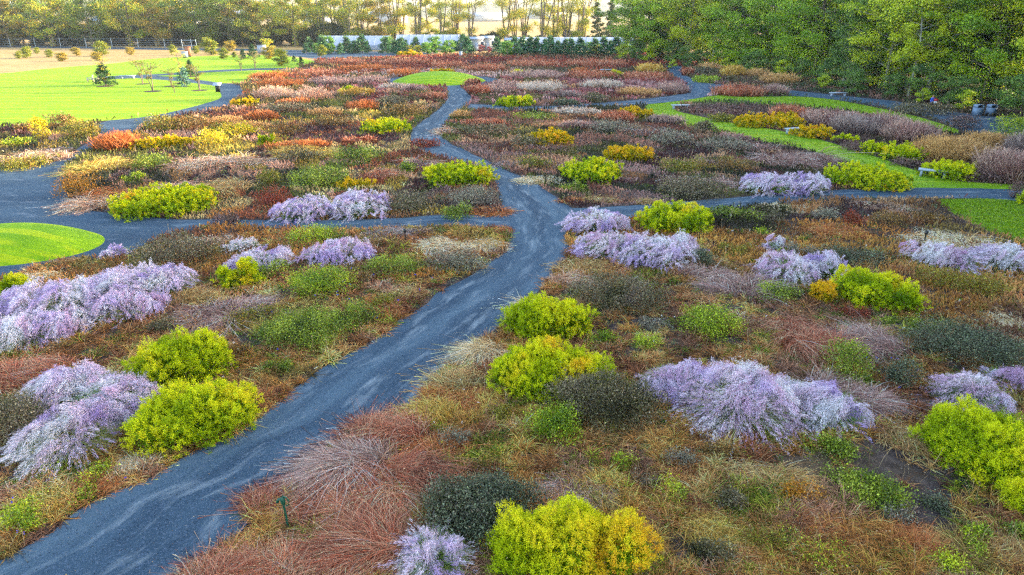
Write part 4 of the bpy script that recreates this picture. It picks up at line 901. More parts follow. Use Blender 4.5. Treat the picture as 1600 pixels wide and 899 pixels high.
blades(mb, P, D, size, B, np.maximum(.0055, .6 * px) * R.uniform(.8, 1.3, m), c * .6, np.minimum(c * 1.4, .8), 3)
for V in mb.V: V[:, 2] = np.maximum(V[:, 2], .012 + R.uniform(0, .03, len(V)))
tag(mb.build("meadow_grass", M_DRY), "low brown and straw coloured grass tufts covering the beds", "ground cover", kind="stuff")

# small leafy herbs among the tufts
X, Y = scatter(3600, 6.5, 60); n = len(X); rr = np.hypot(X, Y); i = np.repeat(np.arange(n), 26); m = len(i); f = np.maximum(1, rr[i] / 16)
P = np.stack([X[i] + R.normal(size=m) * .07 * f, Y[i] + R.normal(size=m) * .07 * f, np.abs(R.normal(size=m)) * .09 + .04], 1)
cl = pal((60, 86, 26), (84, 110, 34), (110, 130, 44), (92, 104, 70), (110, 126, 84), (120, 116, 40), (64, 60, 44), (84, 70, 66))[R.integers(0, 8, n)]; mb = MB(); D = unit(rnd(m) + np.array([0, 0, .6]))
hairs(mb, P, D, np.maximum(.045, 1.7 * depth_of(X, Y)[i] / 683), np.maximum(.022, .9 * depth_of(X, Y)[i] / 683), cl[i] * .9, cl[i] * R.uniform(.8, 1.3, (m, 1)))
tag(mb.build("leafy_ground_cover", M_LEAF), "scattered small green herbs between the grass tufts", "ground cover", kind="stuff")

# dead stalks, seed heads, mulch chips, small flowers
X, Y = scatter(9000, 6.5, 70); n = len(X); px = depth_of(X, Y) / 683; mb = MB(); P = np.c_[X, Y, np.zeros(n)]
D = unit(np.stack([R.normal(size=n) * .35, R.normal(size=n) * .35, np.ones(n)], 1)); L = R.uniform(.25, .7, n); cs = pal((84, 66, 52), (140, 116, 90), (176, 156, 130), (60, 46, 40))[R.integers(0, 4, n)]
blades(mb, P, D, L, np.c_[R.normal(size=(n, 2)) * .12, np.full(n, -.05)], np.maximum(.004, .4 * px), cs * .8, cs, 2, .5)
j = np.repeat(np.arange(n), 5); T = P[j] + D[j] * L[j][:, None]
hairs(mb, T, rnd(len(j)), np.maximum(.022, .9 * px[j]), np.maximum(.014, .7 * px[j]), cs[j], cs[j] * 1.2)
tag(mb.build("dry_stalk", M_DRY), "thin dead flower stalks standing all over the beds", "ground cover", kind="stuff")
X, Y = scatter(60000, 6.5, 26); n = len(X); P = np.c_[X, Y, R.uniform(.004, .03, n)]; D = unit(np.c_[R.normal(size=(n, 2)), R.normal(size=n) * .25])
cs = pal((60, 50, 50), (92, 78, 74), (126, 108, 100), (150, 132, 124), (44, 38, 40))[R.integers(0, 5, n)]; mb = MB()
hairs(mb, P, D, R.uniform(.02, .06, n), R.uniform(.01, .022, n), cs, cs)
tag(mb.build("mulch_chip", M_DRY), "grey brown bark chips over the bare soil", "mulch", kind="stuff")
mb = MB()
for (u0, v0, u1, v1, k, col) in [(0, 720, 250, 870, 12, (70, 60, 220)), (500, 420, 700, 480, 12, (60, 60, 210)), (420, 470, 620, 560, 10, (90, 90, 220)), (880, 420, 1000, 480, 3, (60, 60, 210)),
                                 (1330, 560, 1440, 620, 10, (60, 80, 220)), (560, 660, 760, 760, 4, (220, 200, 60)), (1000, 340, 1500, 640, 26, (226, 220, 214)), (600, 500, 900, 700, 10, (230, 220, 210)), (0, 480, 420, 700, 14, (226, 220, 214))]:
    q = np.array([at(a_, b_) for a_, b_ in zip(R.uniform(u0, u1, k), R.uniform(v0, v1, k))]); q = q[plantable(q[:, 0], q[:, 1])]
    if len(q) == 0: continue
    j = np.repeat(np.arange(len(q)), 7); P = np.c_[q[j], np.full(len(j), .24)] + R.normal(size=(len(j), 3)) * .008; s_ = np.maximum(.03, 1.3 * depth_of(q[:, 0], q[:, 1]) / 683)[j]
    hairs(mb, P, unit(rnd(len(j)) + np.array([0, 0, .5])), s_, s_ * .6, lin(col), lin(col))
tag(mb.build("wildflower", M_LEAF), "tiny blue, yellow and white blooms dotted through the beds", "wildflower", kind="stuff")

# grit and leaf litter on the gravel
X, Y = np.exp(R.uniform(math.log(6.5), math.log(45), 16000)), R.uniform(-.95, .6, 16000); X, Y = X * np.sin(Y), X * np.cos(Y); mm = np.zeros(len(X), bool)
for Pp in PATHS: mm |= inside(Pp, X, Y)
X, Y = X[mm], Y[mm]; n = len(X); big = R.uniform(size=n) < .16; px = depth_of(X, Y) / 683
cs = lin(np.array([(30, 36, 44), (90, 104, 120), (150, 156, 164), (120, 96, 70), (170, 140, 90)], float))[np.where(big, R.integers(2, 5, n), R.integers(0, 2, n))]; mb = MB()
hairs(mb, np.c_[X, Y, np.full(n, .024)], unit(np.c_[R.normal(size=(n, 2)), np.abs(R.normal(size=n)) * .15]), R.uniform(.012, .04, n), R.uniform(.01, .025, n), cs, cs)
tag(mb.build("path_litter", M_DRY), "small stones and fallen leaf bits scattered on the gravel path", "litter", kind="stuff")

# farther: single blades fill the space between the big clumps
X, Y = scatter(330000, 26, 190); C, Hh = patches(X, Y); n = len(X); rr = np.hypot(X, Y); px = depth_of(X, Y) / 683
P = np.c_[X, Y, np.zeros(n)]; D = unit(np.stack([R.normal(size=n) * .5, R.normal(size=n) * .5, np.ones(n)], 1))
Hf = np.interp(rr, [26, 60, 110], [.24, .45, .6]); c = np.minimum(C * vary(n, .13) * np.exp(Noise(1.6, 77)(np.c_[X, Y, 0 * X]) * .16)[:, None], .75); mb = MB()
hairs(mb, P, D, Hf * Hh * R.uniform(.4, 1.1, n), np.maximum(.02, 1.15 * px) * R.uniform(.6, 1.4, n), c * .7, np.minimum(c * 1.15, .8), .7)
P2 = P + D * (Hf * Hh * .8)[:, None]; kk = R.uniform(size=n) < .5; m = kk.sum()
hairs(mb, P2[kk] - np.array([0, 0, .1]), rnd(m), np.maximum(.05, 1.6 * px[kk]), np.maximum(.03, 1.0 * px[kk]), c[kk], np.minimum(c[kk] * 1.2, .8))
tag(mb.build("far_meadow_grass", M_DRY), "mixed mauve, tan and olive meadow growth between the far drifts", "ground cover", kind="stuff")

# blades of the lawns
mb = MB()
for nm, cnt, r1 in (("grass_island", 60000, 60), ("corner_lawn", 42000, 80), ("strip_lawn", 50000, 80)):
    Pn = LAWNS[nm]; lo, hi = Pn.min(0), Pn.max(0); lo = np.maximum(lo, [-40, 0]); hi = np.minimum(hi, [60, 90]); q = R.uniform(lo, hi, (cnt, 2)); q = q[inside(Pn, q[:, 0], q[:, 1])]
    for Pp in PATHS: q = q[~inside(Pp, q[:, 0], q[:, 1])]
    z = np.zeros(len(q))
    if nm == "grass_island":
        k = np.sqrt(((q[:, 0] - ISLAND[0]) / ISLAND[2]) ** 2 + ((q[:, 1] - ISLAND[1]) / ISLAND[3]) ** 2); z = ISLAND[4] * (1 - np.clip(k, 0, 1) ** 2.3)
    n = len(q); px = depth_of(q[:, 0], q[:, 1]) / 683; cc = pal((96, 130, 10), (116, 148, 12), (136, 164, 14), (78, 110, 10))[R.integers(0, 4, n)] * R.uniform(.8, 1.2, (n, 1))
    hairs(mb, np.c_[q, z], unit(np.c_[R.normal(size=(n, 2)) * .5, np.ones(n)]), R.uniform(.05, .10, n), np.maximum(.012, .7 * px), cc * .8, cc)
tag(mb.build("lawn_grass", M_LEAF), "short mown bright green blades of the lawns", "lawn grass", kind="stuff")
# ------------------------------------------------------------------ trees
M_BARK = solid("bark", (112, 98, 84), .9, noise=.35, scale=3, bump=.6)
def tree(kind, seed, H, crown_r, crown_base, leaves, leaf, cols, stems=1, tr=.22, limbs=9, spread_=1.0, clump=1.0, flat=.6, name="broadleaf_tree", bark=(112, 98, 84), twig=True):
    """one prototype: an Empty with trunk (limbs and all) and crown; leaves sit in clumps along the limbs"""
    r = np.random.default_rng(seed); e = bpy.data.objects.new(name, None); COL.objects.link(e)
    tb, cb = MB(), MB(); ends, wts = [], []
    for s in range(stems):
        th0 = s / stems * 6.283 + r.uniform(0, 1); lean = 0 if stems == 1 else r.uniform(.03, .22)
        ts = np.linspace(0, 1, 8); ph = r.uniform(0, 6.28, 2)
        sp = np.stack([np.cos(th0) * lean * H * ts ** 1.2 + .045 * H * np.sin(ts * 5 + ph[0]) * ts, np.sin(th0) * lean * H * ts ** 1.2 + .045 * H * np.sin(ts * 4 + ph[1]) * ts, H * .93 * ts], 1)
        if stems > 1: sp[:, :2] += np.array([np.cos(th0), np.sin(th0)]) * tr * .8
        t0 = tr * (1 if stems == 1 else .62); tube(tb, sp, t0 * (1 - .85 * ts) + .02, lin(bark) * r.uniform(.8, 1.2), 7)
        nl = max(3, int(limbs / stems * 1.4)) if stems > 1 else limbs
        for k in range(nl):
            q = crown_base + (.93 - crown_base) * (k + .5) / nl; p = np.array([np.interp(q, ts, sp[:, d]) for d in range(3)])
            th = k * 2.4 + r.uniform(-.5, .5) + seed; prof = math.sin(math.pi * min(1, max(.12, .22 + .78 * (1 - (q - crown_base) / (1 - crown_base))))) if kind != 'cone' else (1.05 - (q - crown_base) / (1 - crown_base))
            if kind == 'round': prof = math.sqrt(max(.08, 1 - (2 * (q - crown_base) / (1 - crown_base) - .85) ** 2))
            Lb = crown_r * prof * r.uniform(.75, 1.15) * (1 if stems == 1 else .7); rise = {'cone': -.05, 'vase': 1.1}.get(kind, .55) * r.uniform(.7, 1.2)
            t4 = np.linspace(0, 1, 5)[:, None]; dirv = np.array([math.cos(th), math.sin(th), 0])
            lp_ = p + dirv * Lb * t4 + np.array([0, 0, 1]) * Lb * rise * (t4 - .25 * t4 ** 2) * .7 + r.normal(size=(5, 3)) * .04 * Lb * t4
            tube(tb, lp_, (t0 * .38) * (1 - .8 * t4[:, 0]) * (1.1 - .6 * q) + .012, lin(bark) * r.uniform(.8, 1.2), 5)
            for m in range(4):
                f = .35 + .65 * m / 3; b0 = np.array([np.interp(f, t4[:, 0], lp_[:, d]) for d in range(3)]); ang = th + r.uniform(-1.1, 1.1)
                b1 = b0 + np.array([math.cos(ang), math.sin(ang), r.uniform(-.1, .7)]) * Lb * r.uniform(.18, .42)
                if twig: tube(tb, [b0, (b0 + b1) / 2 + r.normal(size=3) * .03 * Lb, b1], [.04 * t0 / .2, .028 * t0 / .2, .01], lin(bark), 4)
                ends += [b1, (b0 + b1) / 2]; wts += [1, .6]
        ends.append(sp[-1]); wts.append(1)
    ends = np.array(ends); wts = np.array(wts); n = int(leaves); i = r.choice(len(ends), n, p=wts / wts.sum()); cr = clump * crown_r * .21; nt = int(n * .05) if H > 13 else 0
    g = r.normal(size=(n, 3)); g = g / np.linalg.norm(g, axis=1, keepdims=True) * (r.uniform(0, 1, (n, 1)) ** .45); rad = cr * r.uniform(.55, 1.35, len(ends))
    P = ends[i] + g * rad[i][:, None] * np.array([1, 1, flat]); P[:, 2] = np.maximum(P[:, 2], .05)
    if nt: zz = r.uniform(.02, .5, nt) * H; P[:nt] = np.stack([np.interp(zz, sp[:, 2], sp[:, 0]), np.interp(zz, sp[:, 2], sp[:, 1]), zz], 1) + r.normal(size=(nt, 3)) * .35
    cl = lin(np.array(cols, float)); ci = np.clip((r.normal(size=len(ends)) * .26 + .5)[i] * .75 + r.uniform(0, .25, n), 0, .999) * len(cl)
    C = cl[ci.astype(int)] * np.exp(r.normal(size=(n, 1)) * .10); nrm = unit(r.normal(size=(n, 3)) + np.array([0, 0, -.2 if kind == 'cone' else .1]))
    L = leaf * r.uniform(.6, 1.4, n); global R; keep = R; R = r; hairs(cb, P, nrm, L, L * .6, C * .95, C); R = keep
    tb.build("trunk", M_BARK_C, e, (0, 0, 0)); cb.build("crown", M_CROWN, e, (0, 0, 0)); return e
M_BARK_C = plant_mat("bark_colour", 0.0, .1, .9)

AUT1 = [(84, 108, 24), (116, 138, 28), (158, 164, 32), (184, 160, 38), (72, 94, 24)]
AUT2 = [(164, 170, 32), (200, 188, 40), (130, 150, 30), (196, 160, 44), (98, 122, 28)]
ORG = [(170, 132, 42), (176, 146, 44), (130, 124, 36), (104, 118, 32)]
OLV = [(66, 90, 24), (90, 114, 28), (122, 136, 32), (54, 74, 24)]
FOR1 = [(81, 114, 27), (119, 152, 31), (157, 190, 36), (199, 217, 39), (74, 102, 33)]
FOR2 = [(115, 143, 26), (156, 179, 29), (192, 200, 35), (207, 214, 45), (90, 117, 27)]
FOR3 = [(67, 94, 43), (94, 126, 55), (124, 152, 59), (76, 100, 59), (148, 169, 55)]
PINE = [(40, 84, 56), (54, 100, 64), (66, 112, 60), (46, 78, 58), (90, 124, 60)]
DARKC = [(36, 56, 32), (50, 70, 34), (64, 80, 36), (90, 92, 40)]
PRO = {}
def P_(key, *a, **k): PRO[key] = [tree(*a, **k), False]
P_('aut_a', 'round', 1, 16, 7.2, .12, 9500, .36, AUT1, stems=2, limbs=12, clump=1.35, tr=.35)
P_('aut_b', 'round', 2, 15, 6.2, .14, 8000, .36, AUT2, stems=1, limbs=12, clump=1.25, tr=.32)
P_('aut_c', 'round', 3, 14, 6.2, .12, 8000, .36, ORG, stems=2, limbs=12, clump=1.3, tr=.3)
P_('olive', 'round', 4, 16, 7.4, .10, 10000, .36, OLV, stems=1, limbs=13, clump=1.4, tr=.36)
P_('vase_a', 'vase', 5, 21, 6.0, .12, 9000, .30, AUT2, stems=4, limbs=14, clump=1.9, tr=.46, bark=(104, 92, 84))
P_('vase_b', 'vase', 6, 20, 5.6, .12, 7500, .30, AUT1, stems=3, limbs=12, clump=1.9, tr=.5, bark=(104, 92, 84))
P_('vase_c', 'vase', 7, 22, 5.6, .15, 5600, .30, [(150, 150, 40), (186, 170, 40), (110, 120, 40)], stems=5, limbs=16, clump=1.8, tr=.4, bark=(96, 86, 80))
P_('ivy', 'cone', 8, 16, 3.0, .05, 5200, .40, DARKC, limbs=22, clump=1.5, tr=.3, name="conifer_tree")
P_('for_a', 'round', 11, 19, 5.8, .10, 34000, .24, FOR1, limbs=20, clump=1.15, tr=.26)
P_('for_b', 'round', 12, 20, 5.8, .13, 32000, .24, FOR2, limbs=20, clump=1.15, tr=.26, bark=(140, 134, 128))
P_('for_c', 'round', 13, 18, 5.6, .08, 34000, .24, FOR3, limbs=20, clump=1.15, tr=.25)
P_('for_d', 'round', 14, 22, 5.0, .30, 12000, .30, FOR2, stems=1, limbs=18, clump=1.1, tr=.28, bark=(150, 146, 140))
P_('under', 'round', 15, 6, 3.0, .05, 5200, .24, FOR3, stems=3, limbs=12, clump=1.5, tr=.1, name="understory_tree")
P_('under_y', 'round', 16, 5, 2.6, .05, 4200, .24, FOR2, stems=3, limbs=12, clump=1.5, tr=.1, name="understory_tree")
P_('pine', 'cone', 17, 3.6, 1.5, .03, 2600, .24, PINE, limbs=16, clump=1.5, tr=.08, name="young_pine_tree", twig=False)
P_('holly', 'round', 18, 3.0, 1.5, .03, 2600, .22, [(70, 120, 40), (96, 142, 44), (130, 160, 50)], stems=2, limbs=10, clump=1.7, tr=.06, name="nursery_tree", twig=False)
P_('gold_s', 'round', 19, 2.8, 1.3, .1, 1600, .20, AUT2, stems=2, limbs=9, clump=1.6, tr=.05, name="nursery_tree", twig=False)
P_('redm', 'round', 20, 2.6, 1.2, .1, 1500, .20, [(110, 24, 40), (140, 36, 50)], stems=2, limbs=9, clump=1.6, tr=.05, name="nursery_tree", twig=False)
P_('hedge', 'round', 21, 3.4, 3.1, .02, 6500, .30, [(34, 50, 28), (46, 64, 32), (66, 78, 32), (104, 96, 36)], stems=3, limbs=12, clump=1.7, tr=.1, name="hedgerow_bush", twig=False)
P_('lawn_thin', 'vase', 22, 3.4, 1.5, .35, 420, .15, [(110, 96, 40), (140, 124, 50), (96, 104, 40)], stems=3, limbs=9, clump=1.1, tr=.06, name="young_lawn_tree")
P_('lawn_cone', 'cone', 23, 2.9, 1.15, .03, 2600, .16, [(30, 60, 30), (42, 76, 36), (60, 92, 44)], limbs=16, clump=1.4, tr=.07, name="young_spruce_tree", twig=False)
P_('lawn_blue', 'cone', 24, 2.9, .9, .03, 2200, .16, [(84, 122, 104), (110, 146, 126)], limbs=16, clump=1.4, tr=.06, name="young_spruce_tree", twig=False)
P_('lawn_yel', 'round', 25, 2.7, 1.3, .01, 4200, .16, [(112, 124, 20), (140, 144, 26), (86, 104, 22), (160, 132, 34)], stems=2, limbs=12, clump=2.2, tr=.06, name="young_lawn_tree", twig=False)
P_('lawn_org', 'round', 26, 2.1, 1.2, .01, 3400, .16, [(150, 126, 38), (160, 138, 40), (124, 112, 34)], stems=2, limbs=11, clump=2.2, tr=.05, name="young_lawn_tree", twig=False)
P_('lawn_air', 'vase', 27, 4.4, 1.3, .2, 500, .16, [(170, 160, 50), (200, 180, 60)], stems=2, limbs=10, clump=1.2, tr=.05, name="young_lawn_tree")

def plant_tree(key, x, y, label, group, s=1.0, cat="tree", rz=None):
    proto, used = PRO[key]; rz = R.uniform(0, 6.28) if rz is None else rz; sc_ = (s, s, s)
    if not used:
        PRO[key][1] = True; o = proto; o.location = (x, y, 0); o.rotation_euler = (0, 0, rz); o.scale = sc_; tag(o, label, cat, group)
    else: o = copy_tree(proto, (x, y, 0), rz, sc_, label, group); o["category"] = cat
    return o

# row along the back fence, from the left edge to the white tunnels
G1 = "autumn trees behind the back fence"
names = {'aut_a': "yellow and olive broad tree", 'aut_b': "yellow leaved tree", 'aut_c': "orange brown leaved tree", 'olive': "olive green broad tree", 'vase_a': "tall multi stemmed tree with sparse yellow leaves",
         'vase_b': "tall forked tree with few leaves", 'vase_c': "tall cluster of bare leaning trunks", 'ivy': "dark narrow ivy clad tree"}
row = [('aut_c', -60, 0, "beyond the left edge of the fence"), ('aut_c', 18, 0, "first from the left corner"), ('olive', 52, 8, "over the second fence post"), ('aut_b', 84, -4, "bright golden crown near the left corner"), ('aut_a', 112, 6, "over the tan field"),
       ('olive', 145, 0, "behind the yellow field bushes"), ('aut_a', 178, 8, "hiding blue white roofs"), ('aut_b', 205, -2, "before the white houses"), ('olive', 222, 14, "between two houses"), ('aut_c', 246, 0, "right of the white houses"), ('aut_b', 270, 6, "left of the wire frame gate"), ('aut_c', 292, 12, "over the wire frame gate"),
       ('olive', 312, 0, "right of the wire frame gate"), ('aut_a', 336, 6, "behind the yellow green lawn tree"), ('olive', 362, 0, "near the middle of the fence"), ('aut_c', 390, 4, "with low orange crown by the yard"), ('aut_b', 412, -2, "beyond the service yard"), ('vase_a', 436, 6, "over the service yard"),
       ('aut_b', 462, 0, "with bright yellow crown over the yard"), ('aut_b', 490, 10, "with yellow crown left of the first tunnel"), ('vase_b', 505, 0, "at the end of the first tunnel"), ('aut_b', 524, 8, "yellow behind the first tunnel"), ('vase_b', 546, 0, "behind the middle of the first tunnel"), ('vase_a', 566, 6, "with curved limbs behind the first tunnel"),
       ('aut_c', 596, 8, "brown, between the two tunnels"), ('vase_a', 615, 4, "brown topped, left of the second tunnel"), ('vase_c', 654, 0, "over the left half of the second tunnel"), ('vase_b', 690, 0, "leaning, over the second tunnel"), ('vase_a', 712, 8, "over the right end of the second tunnel"), ('vase_c', 736, 0, "with wide limbs over the white sheds"),
       ('vase_a', 790, 4, "right of the white sheds"), ('vase_c', 804, 10, "second right of the white sheds"), ('vase_c', 848, 0, "in the gap over pale field"), ('vase_b', 868, 6, "beside the gap over pale field"), ('vase_c', 884, 2, "dense trunk group before the pale field"), ('vase_b', 906, 0, "left of the ivy clad pair"), ('ivy', 932, 4, "left one of the ivy clad pair"), ('ivy', 952, 0, "right one of the ivy clad pair")]
for k, u, dy, place in row:
    x, y = at(u, 73 - .04 * abs(dy)); y0 = y + dy * .8; x *= y0 / y
    plant_tree(k, x, y0, f"{names[k]} {place}", G1, R.uniform(.88, 1.14) * (.92 if k in ('vase_a', 'vase_b', 'vase_c') else 1.0))
# a second line of trees behind the first
for i, u in enumerate(np.arange(-50, 950, 24)):
    x, y = at(u, 73); y2 = y + 24 + R.uniform(-5, 8); kk = ['olive', 'aut_a', 'aut_b', 'aut_c'][i % 4] if u < 470 else ['vase_a', 'vase_b', 'aut_b', 'vase_c'][i % 4]
    if 740 < u < 780 or 815 < u < 840 or (u > 560 and i % 2): continue
    plant_tree(kk, (x + R.uniform(-2, 2)) * y2 / y, y2, {'olive': 'olive green', 'aut_a': 'yellow green', 'aut_b': 'golden', 'aut_c': 'brownish'}.get(kk, 'thin leaved') + ' tree in the second line beyond the fence', "second line of trees, " + {'olive': 'olive', 'aut_a': 'yellow green', 'aut_b': 'golden', 'aut_c': 'brownish'}.get(kk, 'thin leaved'), R.uniform(.8, 1.05))
# dark hedgerow under them
for i, u in enumerate(np.arange(-70, 560, 17)):
    x, y = at(u + R.uniform(-5, 5), 72.3); y2 = y + R.uniform(0, 9)
    plant_tree('hedge', x * y2 / y, y2, "dark hedgerow bush " + ("behind the wire fence near the left corner" if u < 100 else "behind the wire fence beyond the tan field" if u < 230 else "behind the wire frame gate" if u < 330 else "beyond the back of the lawn" if u < 420 else "behind the service yard" if u < 490 else "behind the first white tunnel"), "hedgerow bushes behind the fence", R.uniform(1.2, 1.9), "bush")
for i, u in enumerate(np.arange(560, 1000, 22)):
    x, y = at(u + R.uniform(-5, 5), 67.5); plant_tree('hedge', x, y, "dark bush behind the white tunnels", "bushes behind the tunnels", R.uniform(.6, 1.1), "bush")

# evergreens before the tunnels
i = 0
for rowv, u0, u1, st in ((84, 480, 790, 12.5), (80, 486, 800, 15)):
    for u in np.arange(u0, u1, st):
        x, y = at(u + R.uniform(-3, 3), rowv + R.uniform(-1, 1)); k = R.choice(['pine', 'pine', 'pine', 'holly', 'gold_s'], p=[.2, .2, .15, .3, .15])
        if 712 < u < 724 or (733 < u < 774) or R.uniform() < .15: continue
        lab = {'pine': "young blue green pine in the rows before the two tunnels", 'holly': "young bright green nursery tree in the rows before the tunnels", 'gold_s': "young golden nursery tree in the rows before the tunnels"}[k]
        plant_tree(k, x, y, lab, f"{'pines' if k == 'pine' else 'green nursery trees' if k == 'holly' else 'golden nursery trees'} before the tunnels", R.uniform(.7, 1.35))
for u in np.arange(792, 985, 11.5):
    x, y = at(u + R.uniform(-3, 3), 87 + R.uniform(-2, 1)); k = R.choice(['pine', 'pine', 'holly'])
    plant_tree(k, x, y, "dark pine before the long white tunnel" if k == 'pine' else "green nursery tree before the long white tunnel", "dark pines before the long tunnel" if k == 'pine' else "green trees before the long tunnel", R.uniform(1.0, 1.35))
for u, s, k, lab in ((752, .8, 'redm', "dark red maple sapling before the white sheds"), (765, .6, 'redm', "smaller dark red sapling right beside the white sheds"), (930, .9, 'gold_s', "yellow nursery tree before the long white tunnel"),
                     (420, 1.3, 'gold_s', "orange young tree in the service yard corner of the lawn")):
    x, y = at(u, 83 if u < 800 else 87); plant_tree(k, x, y, lab, "coloured saplings", s)

def spot(p):
    u = proj(p[0], p[1])[0]
    for lim, t in ((1000, "before the end of the long tunnel"), (1060, "at the end of the far right path"), (1130, "behind the tan feathery mounds"), (1210, "behind the brown grass mounds"), (1290, "beyond the start of the woodland path"), (1340, "behind the woodland bench"),
                   (1400, "left of the lone pale trunk"), (1440, "beside the lone pale trunk"), (1490, "behind the walking person"), (1530, "left of the litter bins"), (1620, "behind the litter bins")):
        if u < lim: return t
    return "beside the near garden"
# the wood on the right: an edge and three rows behind it
edge = [at(968, 93), at(1010, 96), at(1060, 99), at(1110, 103), at(1170, 112), at(1250, 124), at(1330, 138), at(1410, 150), at(1490, 158), at(1560, 166), at(1640, 172), at(1760, 186)]
edge = np.array(edge); ext = np.array([[60, 58], [62, 46], [60, 34], [60, 22], [60, 10], [60, -2], [60, -14]]); edge = np.concatenate([edge[:11], ext])
E = resample(edge, 400); seg = np.r_[0, np.cumsum(np.hypot(*np.diff(E, axis=0).T))]; tot = seg[-1]
what = {'for_a': "green tree", 'for_b': "yellow green tree", 'for_c': "dark green tree", 'for_d': "pale barked yellow green tree"}
for rw, (off, step) in enumerate(((2, 6.2), (9, 6.8), (17, 7.5), (26, 8.5))):
    d = R.uniform(0, 3)
    while d < tot:
        j = int(np.searchsorted(seg, d)); j = min(max(j, 1), 398); t = unit(E[j + 1] - E[j - 1]); nrm = np.array([-t[1], t[0]]);
        if nrm[0] < 0 and nrm[1] < 0: nrm = -nrm
        p = E[j] + nrm * (off + R.uniform(-1.6, 1.6)); k = R.choice(['for_a', 'for_b', 'for_c', 'for_d'], p=[.44, .22, .22, .12]) if rw < 1 else R.choice(['for_a', 'for_b', 'for_c'], p=[.46, .18, .36])
        if p[0] / max(p[1], 1) < .145 + .0 * rw: d += step; continue
        plant_tree(k, *p, f"{what[k]} in the {['front', 'second', 'third', 'deepest'][rw]} row {spot(p)}", f"{what[k]}s of the wood, {['front', 'second', 'third', 'deepest'][rw]} row", R.uniform(.85, 1.15) * (1.22 if p[1] < 62 else 1)); d += step * R.uniform(.8, 1.2)
d = 57.0  # row out of view, added in front of the wood to block the sun
while d > -18:
    plant_tree(R.choice(['for_a', 'for_c']), 46 + max(0, d - 46) * .7 + R.uniform(-1.5, 1.5), d, "tall green tree added out of view to shade the garden", "unseen trees added to shade the garden", R.uniform(1.15, 1.35)); d -= 5.6
for off, step, sc0 in ((-2.2, 4.4, .8), (4, 4.2, 1.1)):
    d = 2.0
    while d < tot:
        j = min(max(int(np.searchsorted(seg, d)), 1), 398); t = unit(E[j + 1] - E[j - 1]); nrm = np.array([-t[1], t[0]])
        if nrm[0] < 0 and nrm[1] < 0: nrm = -nrm
        p = E[j] + nrm * (off + R.uniform(-1, 1)); k = R.choice(['under', 'under', 'under_y'])
        plant_tree(k, *p, ("low dark green" if k == 'under' else "low yellow green") + " bush at the wood foot " + spot(p), "dark understory of the wood" if k == 'under' else "yellow green understory of the wood", R.uniform(.5, .95) * sc0); d += step * R.uniform(.7, 1.3)
x, y = at(1418, 152); plant_tree('for_d', x, y, "pale trunked tree standing alone before the wood, lime coloured crown", None, .62)

